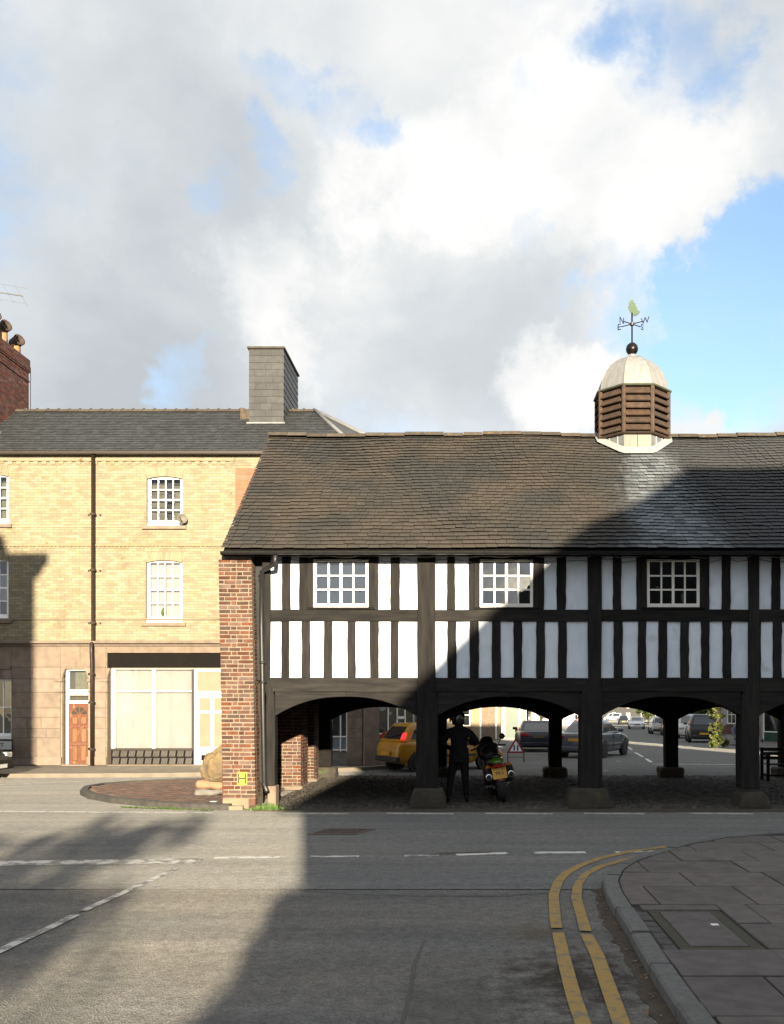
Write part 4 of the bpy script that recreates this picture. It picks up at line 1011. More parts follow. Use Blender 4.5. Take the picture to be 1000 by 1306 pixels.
# eaves, roof
EV = Vector((0, BY-.22, BZ(578)+.02)); RG = Vector((0, 31.5, 11.88)); 
sl2 = RG-EV; ph2 = math.atan2(sl2.z, sl2.y); up2 = sl2.normalized(); nr2 = Vector((0, -math.sin(ph2), math.cos(ph2))); SL2 = sl2.length
RXE = -5.28                                           # ridge end where the hips start
C1 = Vector((BX1, BY, 0)); C2 = Vector((-1.55, 30.25, 0)); C3 = Vector((-1.4, 46, 0))
C1e = Vector((BX1-.05, BY-.22, EV.z)); C2e = Vector((C2.x+.22, C2.y-.1, EV.z)); C3e = Vector((C3.x+.22, C3.y, EV.z)); Rp = Vector((RXE, 31.5, RG.z)); Rp2 = Vector((RXE, 46, RG.z))
rb = MB(); rb.quad((BX0, EV.y, EV.z), tuple(C1e), tuple(Rp), (BX0, RG.y, RG.z)); rb.quad(tuple(C1e), tuple(C2e), tuple(Rp)); rb.quad(tuple(C2e), tuple(C3e), tuple(Rp2), tuple(Rp)); rb.quad((BX0, RG.y, RG.z), tuple(Rp), tuple(Rp2), (BX0, 46, RG.z-5))
rb.v = [(x, y, z-.03) for x, y, z in rb.v]
roof2 = rb.build('roof', slate_grey, terr)
b = MB(); n2 = 24; e2 = SL2/n2
for r in range(n2):
    s0 = r*e2; t = s0/SL2; xmax = C1e.x+(RXE-C1e.x)*t; x = BX0-R.uniform(0, .2)
    while x < xmax:
        w = .24*R.uniform(.85, 1.1); xa, xb = max(x, BX0)+.003, min(x+w, xmax)-.003; x += w
        if xb-xa < .04: continue
        def rp(xx, s, h): p = EV+up2*s+nr2*h; return (xx, p.y, p.z)
        lf_ = .006+R.uniform(0, .005); tj = R.uniform(-.008, .008)
        b.add([rp(xa, s0+tj, lf_), rp(xb, s0+tj, lf_), rp(xa, s0+tj, lf_+.009), rp(xb, s0+tj, lf_+.009), rp(xb, s0+e2*1.25, -.012), rp(xa, s0+e2*1.25, -.012)], [(0, 1, 3, 2), (2, 3, 4, 5)])
b.build('slates', slate_grey, roof2, kind='stuff')
x = BX0
while x < RXE-.2:
    MB().prism([(31.32, 11.80), (31.42, 11.90), (31.5, 11.935), (31.58, 11.90), (31.68, 11.80)], 'x', x+.006, x+.35).build('ridge_tile', ridge_tile, roof2)
    MB().lathe([(.05, -.03), (.05, .03)], (x, 31.5, 11.92), 8, 'x').build('ridge_roll', ridge_tile, roof2); x += .36
for q in (C1e, C2e):
    MB().tube([Rp+Vector((0, 0, .02)), q+Vector((0, 0, .02))], .065, 8).build('hip_lead', pm('pale lead hip', (0.209, 0.215, 0.220), (0.165, 0.171, 0.182), .6), roof2, smooth=True)
MB().box(BX0, EV.y-.05, EV.z-.10, BX1, EV.y+.10, EV.z-.015).build('gutter', iron_red, terr)
MB().box(BX0, BY-.13, ZE-.03, BX1, BY-.0, EV.z-.03).build('soffit', white, terr)
b = MB(); xp = BX(121)
dn = b.tube([(xp, BY-.14, EV.z-.1), (xp, BY-.14, ZC+.1), (xp, BY-.26, ZC), (xp, BY-.26, 3.5), (xp, BY-.22, 3.3), (xp, BY-.22, .12)], .055, 10).build('downpipe', iron_red, terr, smooth=True)
for yy in (657, 728, 795, 860, 896, 955):
    MB().lathe([(.085, -.035), (.085, .035)], (xp, BY-(.14 if yy < 815 else .24), BZ(yy)), 10).build('pipe_collar', iron_red, dn)
    MB().box(xp-.2, BY-.03, BZ(yy)-.03, xp-.15, BY-.005, BZ(yy)+.03).build('pipe_holdfast', iron_red, dn); MB().box(xp+.15, BY-.03, BZ(yy)-.03, xp+.2, BY-.005, BZ(yy)+.03).build('pipe_holdfast', iron_red, dn)

# slate-hung chimney
CX0, CX1, CY0, CY1, CZ0, CZ1 = -7.24, -6.11, 30.5, 33.05, 10.9, 13.58
chim = MB().box(CX0+.02, CY0+.02, CZ0, CX1-.02, CY1, CZ1).build('slate_chimney', stone_grey, terr)
nr = 11; hh = (CZ1-11.15)/nr
for r in range(nr):
    z0 = 11.15+r*hh
    def course(n, mk):
        cuts = [0]+sorted(min(.97, max(.03, (k+(.5 if r % 2 else 0))/n+R.uniform(-.02, .02))) for k in range(0 if r % 2 else 1, n))+[1]
        for a, c in zip(cuts, cuts[1:]):
            if c-a > .01: mk(a, c)
    course(3, lambda a, c: MB().hexa([(CX0+(CX1-CX0)*a+.003, CY0-.012, z0), (CX0+(CX1-CX0)*c-.003, CY0-.012, z0), (CX0+(CX1-CX0)*c-.003, CY0+.018, z0), (CX0+(CX1-CX0)*a+.003, CY0+.018, z0), (CX0+(CX1-CX0)*a+.003, CY0+.004, z0+hh), (CX0+(CX1-CX0)*c-.003, CY0+.004, z0+hh), (CX0+(CX1-CX0)*c-.003, CY0+.019, z0+hh), (CX0+(CX1-CX0)*a+.003, CY0+.019, z0+hh)]).build('slate', slate_clad, chim))
    course(6, lambda a, c: MB().hexa([(CX1-.018, CY0+(CY1-CY0)*a+.003, z0), (CX1+.012, CY0+(CY1-CY0)*a+.003, z0), (CX1+.012, CY0+(CY1-CY0)*c-.003, z0), (CX1-.018, CY0+(CY1-CY0)*c-.003, z0), (CX1-.019, CY0+(CY1-CY0)*a+.003, z0+hh), (CX1-.004, CY0+(CY1-CY0)*a+.003, z0+hh), (CX1-.004, CY0+(CY1-CY0)*c-.003, z0+hh), (CX1-.019, CY0+(CY1-CY0)*c-.003, z0+hh)]).build('slate', slate_grey, chim))
MB().box(CX0-.05, CY0-.06, CZ1, CX1+.05, CY1+.05, CZ1+.07).build('capping', ridge_tile, chim, bevel=.01)
MB().box(CX0-.06, CY0-.10, 11.0, CX1+.06, CY0-.013, 11.16).build('flashing', lead, chim)
MB().rough(CX0-.35, 30.75, 11.35, CX0-.02, 31.35, 11.72, 'x', 3, .04).build('mortar_fillet', ridge_tile, chim)
# old brick chimney with pots
KX0, KX1, KY0, KY1, KT = -16.9, -15.32, 29.9, 32.35, 13.35
ck = MB().box(KX0, KY0, 9.8, KX1, KY1, KT).build('brick_chimney', mortar, terr)
b = MB(); r = 0; z = 10.3
crb = pm('sooty red brick', (0.136, 0.047, 0.034), (0.085, 0.034, 0.027), .9, 8, .35, .003, 40)
while z < KT+.5:
    y = KY0-(.11 if r % 2 else 0); off = .05 if z > KT+.1 else (.03 if KT-.25 < z < KT-.17 else 0)
    while y < KY1:
        a, c = max(y, KY0)+.004, min(y+.225, KY1)-.006; y += .225
        if c-a > .03: b.box(KX1-.02, a, z+.004, KX1+.01+off+R.uniform(0, .004), c, z+.07)
    x = KX0
    while x < KX1: b.box(x+.004, KY0-.012-off, z+.004, min(x+.22, KX1), KY0+.02, z+.07); x += .225
    z += .078; r += 1
b.build('bricks', crb, ck, kind='stuff')
MB().box(KX0-.04, KY0-.04, KT+.1, KX1+.04, KY1+.04, KT+.5).build('cap_course', crb, ck)
pot_m = pm('buff clay pot', (0.315, 0.188, 0.090), (0.255, 0.150, 0.075), .85, 6, .12, third=((.10, .07, .05), 4, .6))
for k, (y, h) in enumerate(((30.45, .62), (31.15, .55), (32.05, .42))):
    p_ = MB().lathe([(.17, KT+.5), (.15, KT+.5+h), (.15, KT+.5+h+.02)], (-15.62, y, 0), 14).build('chimney_pot', pot_m, ck, smooth=True)
    b = MB(); b.lathe([(.165, -.2), (.19, -.14), (.185, .12), (.2, .16), (.2, .2), (.15, .2), (.14, .1)], (0, 0, 0), 14, 'x'); b.xf(Matrix.Translation((-15.6, y, KT+.5+h+.13)) @ Matrix.Rotation(rad(-30), 4, 'Z') @ Matrix.Rotation(rad(-18), 4, 'Y')); b.build('cowl', pm('sooty clay cowl', (.06, .04, .03), (.035, .025, .02), .85, 9), p_, smooth=True)
MB().tube([(KX1+.06, KY1+.02, KT+.3), (KX1+.06, KY1+.02, 11.7)], .012, 5).build('conductor', iron, ck)
MB().rough(KX0, 29.4, 10.25, KX1+.42, 29.95, 10.62, 'x', 4, .05).build('flashing', lead_pale, ck)
ar = thing('tv_aerial', 'thin metal television aerial above the brick chimney', 'aerial', (-16.3, 31, KT+.4))
al = pm('dull aluminium', (.14, .14, .15), (.1, .1, .11), .5)
MB().tube([(-16.3, 31, KT+.4), (-16.3, 31, 16.2)], .018, 6).build('mast', al, ar)
MB().tube([(-17.0, 30.7, 15.75), (-15.1, 31.5, 15.75)], .02, 6).build('boom', al, ar)
for k in range(6):
    q = Vector((-17.0, 30.7, 15.75)).lerp(Vector((-15.15, 31.48, 15.75)), k/5); MB().tube([q+Vector((-.15, -.1, .28)), q+Vector((.15, .1, -.28))], .007, 5).build('element', al, ar)
for dz in (-.22, .3): MB().tube([(-16.6, 30.87, 15.75+dz), (-15.0, 31.52, 15.72+dz)], .006, 5).build('element', al, ar)

# stone ground floor -------------------------------------------------
SYF = BY-.06
ops = [(BX(-30), BX(15.5), BZ(941), BZ(866)), (BX(80), BX(113), 0, BZ(853)), (BX(137), BX(287), 0, BZ(833)), (BX(318), BX(443), 0, BZ(880))]
gw = wall_open(BX0, BX1, 0, ZC, BY-.03, BY+.4, ops).build('ground_wall', mortar, terr)
rowz = [BZ(v) for v in (981, 967, 941, 929, 915, 903, 883, 866, 851, 824)]; rowz[0] = .1
def ashlar(x0, x1, ops, step=(.42, .8)):
    for za, zb in zip(rowz, rowz[1:]):
        x = x0
        while x < x1-.01:
            w = R.uniform(*step)
            if x1-(x+w) < .25: w = x1-x
            xa, xb = x+.003, x+w-.003; x += w
            if any(xa < o[1]-.02 and xb > o[0]+.02 and za < o[3]-.02 and zb > o[2]+.02 for o in ops): continue
            MB().box(xa, SYF-R.uniform(0, .006), za+.003, xb, BY+.02, zb-.003).build('stone_block', stone, gw, bevel=.006)
ashlar(BX(-110), BX(-30), []); ashlar(BX(-30), BX(15.5), ops); ashlar(BX(15.5), BX(78), []); ashlar(BX(78), BX(116), ops); ashlar(BX(116), BX(136), [], (.6, .9)); ashlar(BX(288), BX(318), [], (.7, .9))
MB().box(BX(136), SYF, BZ(833)+.003, BX(288), BY+.02, rowz[-1]).build('stone_lintel', stone, gw, bevel=.008)
MB().box(BX(318), SYF, BZ(880)+.003, BX(443), BY+.02, rowz[-1]).build('stone_lintel', stone, gw, bevel=.008)
ashlar(BX(443), BX1, [], (.6, .9))
b = MB(); b.prism([(BY+.0, ZC-.06), (BY-.10, ZC-.06), (BY-.14, ZC), (BY-.24, ZC+.03), (BY-.24, ZC+.09), (BY+.0, ZC+.12)], 'x', BX0, BX1); b.build('cornice', stone, terr)
MB().box(BX0, SYF-.05, BZ(853), BX(15), SYF, BZ(849.5)).build('string_course', stone, terr)
# shouldered brackets and caps at the openings
for px0, px1 in ((71, 80.5), (112.5, 119), (128, 137.5)):
    for pa, pb in ((866, 869.5), (880.5, 883)): MB().box(BX(px0), SYF-.05, BZ(pb), BX(px1)+.01, SYF+.14, BZ(pa)).build('impost', stone, gw, bevel=.008)
for px, s in ((80, 1), (113, -1), (137, 1)):
    x = BX(px); poly = [(x-s*.005, BZ(853)+.02), (x+s*.10, BZ(853)+.02)]+[(x+s*.10*(1-math.sin(t*1.57)), BZ(853)-.36*t*1.0) for t in (.1, .25, .4, .55, .7, .85, 1)]
    MB().prism(poly if s > 0 else poly[::-1], 'y', BY-.05, BY+.06).build('shoulder', stone, gw)
# pier bases
for px0, px1 in ((44, 80), (112, 137)): MB().box(BX(px0), SYF-.06, .1, BX(px1)-.005, SYF+.0, BZ(965)).build('plinth_block', stone, gw, bevel=.012)

# left ground floor sash window
sw = sash(terr, 'window', ops[0][0]+.01, ops[0][1]-.01, ops[0][2]+.05, ops[0][3]-.01, BY+.08, 4, 2, white_new, glass_dark, .07, .035, mid=False)
MB().box(ops[0][0], SYF-.06, ops[0][2]-.09, ops[0][1]+.02, BY+.1, ops[0][2]+.045).build('sill', white, sw, bevel=.006)
MB().box(ops[0][0], BY+.5, ops[0][2], ops[0][1], BY+.55, ops[0][3]).build('room_back', room, sw)
MB().box(BX(1), BY+.2, BZ(934.5), BX(9), BY+.21, BZ(928)).build('blue_notice', pm('blue notice', (.05, .18, .45), (.3, .45, .6), .6, 40), sw)

# door
door = thing('front_door', 'weathered orange-brown panelled door with fanlight in a white frame', 'door', (BX(97), BY+.1, .1))
DX0, DX1 = BX(82), BX(113)-.01
oak = pm('bleached orange varnish', (0.140, 0.043, 0.014), (0.091, 0.026, 0.010), .6, 7, .1, .002, 30, stretch=(4, 4, .6), third=((.30, .15, .065), 9, .60))
oak2 = pm('bleached raised panel', (0.179, 0.080, 0.032), (0.129, 0.051, 0.019), .6, 7, .1, .002, 30, stretch=(4, 4, .6))
yd = BY+.12
MB().box(DX0, yd, .1, DX0+.07, yd+.09, BZ(853)).build('jamb', white_new, door); MB().box(DX1-.02, yd, .1, DX1+.02, yd+.09, BZ(853)).build('jamb', white_new, door)
MB().box(DX0+.07, yd-.01, BZ(886.5), DX1-.02, yd+.09, BZ(879.5)).build('transom', white_new, door); MB().box(DX0+.07, yd, BZ(897), DX1-.02, yd+.09, BZ(893.5)).build('transom', white_new, door)
MB().box(DX0+.07, yd, BZ(854.8), DX1-.02, yd+.09, BZ(852)).build('head', white_new, door)
MB().box(DX0+.07, yd+.03, BZ(879.5), DX1-.02, yd+.04, BZ(854.8)).build('fanlight_pane', glass_m, door); MB().box(DX0+.07, yd+.03, BZ(893.5), DX1-.02, yd+.04, BZ(886.5)).build('fanlight_pane', glass_m, door)
MB().box(DX0, yd+.3, .1, DX1, yd+.32, BZ(850)).build('hall_back', room, door)
MB().box(DX0+.2, yd+.2, BZ(879), DX1-.15, yd+.22, BZ(857)).build('curtain', curtain, door)
dl0, dl1 = DX0+.075, DX1-.025; leaf = MB().box(dl0, yd+.03, .12, dl1, yd+.08, BZ(897)).build('door_leaf', oak, door)
dw = dl1-dl0
for za, zb in ((BZ(924), BZ(914)), (BZ(947), BZ(929)), (BZ(971), BZ(951))):
    for u in (.17, .60): MB().box(dl0+dw*u, yd+.012, za, dl0+dw*(u+.27), yd+.035, zb).build('raised_panel', oak2, leaf, bevel=.02)
for za, zb in ((BZ(928), BZ(925.5)), (BZ(950.5), BZ(947.5))): MB().box(dl0+dw*.1, yd+.015, za, dl1-dw*.06, yd+.03, zb).build('rail', oak, leaf)
cxd, czd = (dl0+dl1)/2+.01, BZ(911.5)
for k in range(4):
    a0, a1 = math.pi*(k+.08)/4, math.pi*(k+.92)/4
    poly = [(cxd+.05*math.cos((a0+a1)/2), czd+.05*math.sin((a0+a1)/2))]+[(cxd+.23*math.cos(a0+(a1-a0)*t/4), czd+.23*math.sin(a0+(a1-a0)*t/4)) for t in range(5)]
    MB().prism(poly, 'y', yd+.018, yd+.03).build('sunburst_pane', car_glass, leaf)
MB().box(DX0-.04, BY-.12, .08, DX1+.04, yd+.1, .13).build('threshold', stone, door)

# blinds shop
shop = thing('shop_front', 'white-framed shop window with closed cream blinds under a black fascia', 'shop front', (BX(210), BY, .1))
ys_ = BY+.10
MB().box(BX(138), BY-.03, BZ(851), BX(281), BY+.12, BZ(834)).build('fascia', black_fascia, shop)
MB().box(BX(141), ys_-.03, BZ(853.5), BX(286), ys_+.1, BZ(851)).build('head_rail', pm('grey head rail', (.35, .30, .23), (.3, .25, .2), .7), shop)
for a, c in ((140.5, 145), (193, 197), (243.2, 245)):
    MB().box(BX(a), ys_-(.02 if a < 240 else .0), BZ(957), BX(c), ys_+.08, BZ(853.5)).build('mullion', white_new if a < 240 else iron_red, shop)
MB().box(BX(136.5), ys_-.01, .1, BX(140.4), ys_+.1, BZ(851)).build('dark_jamb', iron_red, shop)
MB().box(BX(145), ys_-.01, BZ(882.5), BX(243), ys_+.07, BZ(880.8)).build('transom', white_new, shop)
MB().box(BX(140), ys_-.06, BZ(957.2), BX(245), ys_+.08, BZ(954.5)).build('sill', iron_red, shop)
for a, c in ((145, 193), (197, 243)):
    for za, zb in ((BZ(954.5), BZ(882.5)), (BZ(880.8), BZ(854))): MB().box(BX(a), ys_+.03, za, BX(c), ys_+.036, zb).build('pane', glass_m, shop)
n = 22
for k in range(n):
    a = BX(144)+(BX(244)-BX(144))*k/n; w_ = (BX(244)-BX(144))/n; t = R.uniform(.01, .05)
    MB().hexa([(a+.004, ys_+.14, BZ(955)), (a+w_+.006, ys_+.14+t, BZ(955)), (a+w_+.006, ys_+.144+t, BZ(955)), (a+.004, ys_+.144, BZ(955)), (a+.004, ys_+.14, BZ(854)), (a+w_+.006, ys_+.14+t, BZ(854)), (a+w_+.006, ys_+.144+t, BZ(854)), (a+.004, ys_+.144, BZ(854))]).build('blind_slat', blind_cream, shop)
MB().box(BX(138), ys_+.02, .1, BX(245), ys_+.1, BZ(957.3)).build('stall_riser', black_fascia, shop)
tile_s = pm('worn dark tile', (.018, .016, .015), (.04, .036, .032), .4, 30, .5, stretch=(4, 1, 1))
for r in range(2):
    for k in range(10):
        xa = BX(140.5)+k*(BX(244)-BX(140.5))/10; wt = (BX(244)-BX(140.5))/10; za = .12+r*.235
        MB().hexa([(xa+.02, ys_+.0, za), (xa+wt-.03, ys_+.0, za), (xa+wt-.03, ys_+.03, za), (xa+.02, ys_+.03, za), (xa+.05, ys_+.0, za+.2), (xa+wt, ys_+.0, za+.2), (xa+wt, ys_+.03, za+.2), (xa+.05, ys_+.03, za+.2)]).build('vent_tile', tile_s, shop)
        for q in range(4):
            xs_ = xa+.045+q*(wt-.06)/4; MB().hexa([(xs_, ys_-.008, za+.02), (xs_+.02, ys_-.008, za+.02), (xs_+.02, ys_, za+.02), (xs_, ys_, za+.02), (xs_+.025, ys_-.008, za+.18), (xs_+.045, ys_-.008, za+.18), (xs_+.045, ys_, za+.18), (xs_+.025, ys_, za+.18)]).build('vent_rib', pm('pale rib', (.085, .075, .065), (.05, .045, .04), .6), shop)
door_cream = pm('cream door glass', (.185, .165, .115), (.165, .145, .10), .4, 3)
bead_m = pm('bead recess shade', (.11, .10, .085), (.09, .08, .07), .7)  # grey stands for the shadow lines in the door panel recesses
sdoor = MB().box(BX(246), ys_+.03, .1, BX(287), ys_+.08, BZ(853)).build('shop_door', white_new, shop)
for a, c, za, zb, m_ in ((251, 285, 881, 857, door_cream), (253, 267, 905.5, 890.5, door_cream), (272, 286, 905.5, 890.5, door_cream), (253, 267, 952.5, 910, door_cream), (272, 286, 952.5, 910, door_cream)):
    MB().box(BX(a), ys_+.022, BZ(za), BX(c), ys_+.03, BZ(zb)).build('door_panel', m_, sdoor)
    for q0, q1, r0, r1 in ((a-.35, a, za, zb), (c, c+.35, za, zb), (a-.35, c+.35, za+.35, za), (a-.35, c+.35, zb, zb-.45)): MB().box(BX(q0), ys_+.012, BZ(r0), BX(q1), ys_+.032, BZ(r1)).build('bead', bead_m, sdoor)
MB().box(BX(255), ys_+.02, BZ(970.5), BX(287), ys_+.03, BZ(963)).build('letter_grille', black_fascia, sdoor)
MB().box(BX(138), BY-.05, .07, BX(290), ys_+.05, .12).build('step', stone, shop)

# second shop, seen through the first arch, and the canted corner
sh2 = thing('corner_shop', 'grey-blue shop window on stone piers at the canted street corner behind the hall', 'shop front', (-4.5, BY, .1))
pale_blue = pm('blue grey panel', (.16, .20, .27), (.13, .165, .22), .6, 5)
yq = BY+.1
for a, c in ((318, 322), (370, 373), (420.5, 421.8), (433, 434.6), (441, 443)): MB().box(BX(a), yq-.02, .5, BX(c), yq+.07, BZ(880)).build('mullion', white, sh2)
for za in (939.5, 956.5): MB().box(BX(318), yq-.03, BZ(za+1), BX(443), yq+.08, BZ(za-.6)).build('transom', white, sh2)
MB().box(BX(318), yq+.02, BZ(956), BX(443), yq+.04, BZ(940)).build('panel', pale_blue, sh2); MB().box(BX(318), yq+.02, .1, BX(443), yq+.1, BZ(957)).build('stall_riser', stone_grey, sh2)
MB().box(BX(318), yq+.03, BZ(939), BX(434), yq+.036, BZ(880)).build('pane', glass_m, sh2); MB().box(BX(318), yq+.3, BZ(939), BX(443), yq+.32, BZ(880)).build('display_back', pm('dim display', (.16, .18, .2), (.1, .12, .13), .9, 2), sh2)
# canted and side walls
def oriented(p, q):
    d = (q-p); a = math.atan2(d.y, d.x); return Matrix.Translation((p.x, p.y, 0)) @ Matrix.Rotation(a, 4, 'Z'), Vector((d.x, d.y, 0)).length
mx_, ln_c = oriented(C1, C2)
wall_open(0, ln_c, .0, ZE, 0, .3, [(.62, ln_c-.3, .0, 2.6)]).xf(mx_).build('canted_wall', stone, terr)
mx2, ln_s = oriented(C2, C3)
wall_open(0, ln_s, -.3, ZE, 0, .3, [(.6, 3.2, .1, 2.6), (4.0, 5.0, -.2, 2.3), (5.6, 8.6, .6, 2.5), (9.6, 10.6, -.2, 2.3), (11, 14, .6, 2.5)]).xf(mx2).build('side_wall', pm('cream render', (.55, .47, .33), (.48, .41, .29), .9, 2), terr)
MB().box(0, -.02, 0, ln_s, .28, .0+.3).xf(mx2).build('plinth_band', stone_grey, terr)
for x0, x1, z0, z1 in ((.6, 3.2, .1, 2.6), (5.6, 8.6, .6, 2.5), (11, 14, .6, 2.5)):
    b = MB(); b.box(x0, .1, z0, x0+.07, .18, z1).box(x1-.07, .1, z0, x1, .18, z1).box(x0+.07, .1, z1-.07, x1-.07, .18, z1).box(x0+.07, .1, z0, x1-.07, .18, z0+.08).xf(mx2); sf = b.build('window', white, terr)
    MB().box(x0+.07, .13, z0+.08, x1-.07, .14, z1-.07).xf(mx2).build('pane', car_glass, sf)
for x0, x1 in ((4.0, 5.0), (9.6, 10.6)): MB().box(x0, .12, -.2, x1, .18, 2.3).xf(mx2).build('door', pm('green door', (.03, .08, .05)), terr)
MB().box(0, -.1, .1, .60, .02, ZC).xf(mx_).build('stone_pier', stone, terr, bevel=.015)
MB().hexa([(-.06, -.17, .1), (.66, -.17, .1), (.66, -.1, .1), (-.06, -.1, .1), (.0, -.11, .95), (.60, -.11, .95), (.60, -.1, .95), (.0, -.1, .95)]).xf(mx_).build('pier_base', stone, terr)
for a in (.62, 1.05, 1.42, 1.75, ln_c-.35): MB().box(a, .05, .5, a+.045, .13, 2.6).xf(mx_).build('mullion', white, sh2)
for z_ in (.55, 1.02): MB().box(.6, .04, z_, ln_c-.3, .14, z_+.05).xf(mx_).build('transom', white, sh2)
MB().box(1.42, .05, 1.5, 1.8, .12, 1.58).xf(mx_).build('transom', white, sh2)
MB().box(.62, .09, .6, ln_c-.3, .11, 1.02).xf(mx_).build('panel', pm('blue panel', (.05, .10, .22), (.04, .08, .18), .5), sh2); MB().box(.62, .06, .1, ln_c-.3, .14, .55).xf(mx_).build('stall_riser', stone_grey, sh2)
MB().box(.66, .09, 1.07, ln_c-.35, .095, 2.6).xf(mx_).build('pane', glass_dark, sh2); MB().box(.62, .6, .1, ln_c-.3, .62, 2.6).xf(mx_).build('display_back', room, sh2)

# pavement before the terrace
pp = [(-18, 24.85), (-12, 24.95), (-9, 25.1), (-6.5, 25.55), (-4.9, 26.4), (-3.9, 27.05), (-3.2, 27.6), (-2.55, 28.35), (-1.6, 29.3), (-1.0, 30.2), (-.75, 31.5), (-.6, 36), (-.5, 46)]
rings = [[(x, y, gz(y)-.03), (x, y, gz(y)+.09)] for x, y in pp]
tp = struct(MB().prism(pp[:10]+[(-.9, 30.6), (-3, 29.5), (-18, 29.5)], 'z', -.04, .088).build('pavement', pave_m))
MB().loft([[(x, y, gz(y)-.04), (x, y, gz(y)+.088), (-2, y, gz(y)+.088), (-2, y, gz(y)-.04)] for x, y in pp[9:]]).build('pavement_strip', pave_m, tp)
tpp = resample(pp, .15); i = 0
while i < len(tpp)-2:
    j = min(i+6, len(tpp)-1); rings = []
    for k in range(i, j+1):
        a, c = offs(tpp, k, -.005), offs(tpp, k, -.14); zz = gz(tpp[k].y); sh = .01 if k == i else (-.01 if k == j else 0); tt = (tpp[min(k+1, len(tpp)-1)]-tpp[max(k-1, 0)]).normalized()*sh
        rings.append([(a.x+tt.x, a.y+tt.y, zz-.03), (a.x+tt.x, a.y+tt.y, zz+.098), (c.x+tt.x, c.y+tt.y, zz+.09), (c.x+tt.x, c.y+tt.y, zz-.03)])
    if len(rings) > 1: MB().loft(rings).build('kerb_stone', pm('pale kerb', (0.240, 0.200, 0.152), (0.192, 0.160, 0.124), .9, 8, .12, .003, 40), tp)
    i = j
# street name plate on posts
sn = thing('street_sign', 'white street nameplate on black posts before the stone wall', 'sign', (BX(5), BY-.4, .1))
MB().box(-16.6, BY-.45, BZ(957), BX(25.5), BY-.42, BZ(942)).build('backing', iron, sn, bevel=.01)
MB().box(-16.55, BY-.458, BZ(955), BX(24), BY-.45, BZ(944.5)).build('plate', pm('sign white', (.45, .45, .42), (.4, .4, .38), .5), sn)
text_part('lettering', 'STREET', .20, black, sn, Matrix.Translation((BX(14.5), BY-.462, BZ(950))) @ Matrix.Rotation(rad(90), 4, 'X'), sx=.9, align='RIGHT')
for x in (BX(20), -16.2): MB().box(x-.04, BY-.42, .09, x+.04, BY-.35, BZ(944)).build('post', iron, sn)

# ------------------------------------------------------------------ houses across the street behind the viewer: they throw the big shadows
def simple_windows(root, rects, yf, gl=car_glass):
    for x0, x1, z0, z1 in rects:
        b = MB(); f = .07
        b.box(x0, yf-.03, z0, x0+f, yf+.03, z1).box(x1-f, yf-.03, z0, x1, yf+.03, z1).box(x0+f, yf-.03, z1-f, x1-f, yf+.03, z1).box(x0+f, yf-.03, z0, x1-f, yf+.03, z0+f).box((x0+x1)/2-.02, yf-.025, z0+f, (x0+x1)/2+.02, yf+.02, z1-f).box(x0+f, yf-.02, (z0+z1)/2-.02, x1-f, yf+.015, (z0+z1)/2+.02)
        w = b.build('window', white, root); MB().box(x0+f, yf-.008, z0+f, x1-f, yf+.0, z1-f).build('pane', gl, w)
        MB().box(x0-.08, yf-.1, z0-.1, x1+.08, yf+.02, z0).build('sill', stone, w)
D = 10.0
cb = thing('corner_house', 'tall stone house with hipped slate roof standing across the street behind the viewer', 'house', (9, -14, 0))
hb = [(1.82, 3.79), (1.60, 3.75), (1.60, 3.52), (1.45, 3.45), (1.47, 3.28), (1.25, 3.1), (1.08, 2.95), (1.05, 0)]
MB().prism([(19.2, 0), (19.2, 3.79)]+hb, 'y', -10.8, -10).build('shop_storey', stone_grey, cb)
MB().prism([(1.78, -10.02), (19.2, -10.02), (19.2, -18), (4.2, -18)], 'z', 0, 5.25).build('walls', pm('grey render', (.3, .29, .27), (.25, .24, .23), .9, 3), cb)
prof = [(1.42, 5.16), (6.0, 9.55), (7.35, 10.75), (8.4, 11.35), (9.95, 12.63), (20.4, 12.63), (20.6, 5.16)]
MB().prism(prof, 'y', -10.6, -10).build('upper_storey', slate_grey, cb)
simple_windows(cb, [(3+2.6*k, 4.2+2.6*k, .8, 2.7) for k in range(6)]+[(8+2.4*k, 9.1+2.4*k, 5.6, 7.4) for k in range(4)], -9.98)
nb_ = thing('added_shade_house', 'unseen gabled house added behind the viewer to shade the far road', 'house', (33, -13, 0))  # added out of view so that the far road falls in shade
MB().box(22.5, -10.8, 0, 46, -10, 15.5).build('walls', pm('ochre render', (.3, .26, .2), (.25, .21, .17), .9, 3), nb_)
MB().prism([(-11.0, 15.5), (-9.8, 15.5), (-10.4, 17.8)], 'x', 22.4, 46.2).build('roof', slate_grey, nb_)
simple_windows(nb_, [(25+3.2*k, 26.3+3.2*k, 1+3.6*r, 3+3.6*r) for k in range(6) for r in range(4)], -9.98)
lb = thing('side_house', 'tall plain house on the left side of the street outside the view', 'house', (-13, 2, 0))
MB().box(-20, 1.0, 0, -8.53, 2.0, 11.55).build('walls', pm('brown render', (.3, .25, .2), (.25, .21, .17), .9, 3), lb)
MB().box(-20, .9, 11.3, -8.12, 2.05, 11.62).box(-20, .95, 11.0, -8.3, 2.03, 11.3).build('eaves', timber_dark, lb)
MB().prism([(.7, 11.62), (2.2, 11.62), (1.45, 12.3)], 'x', -20, -9.4).build('roof', slate_grey, lb)
simple_windows(lb, [(-18+2.5*k, -16.8+2.5*k, 1+3.2*r, 2.8+3.2*r) for k in range(3) for r in range(3)], .98)

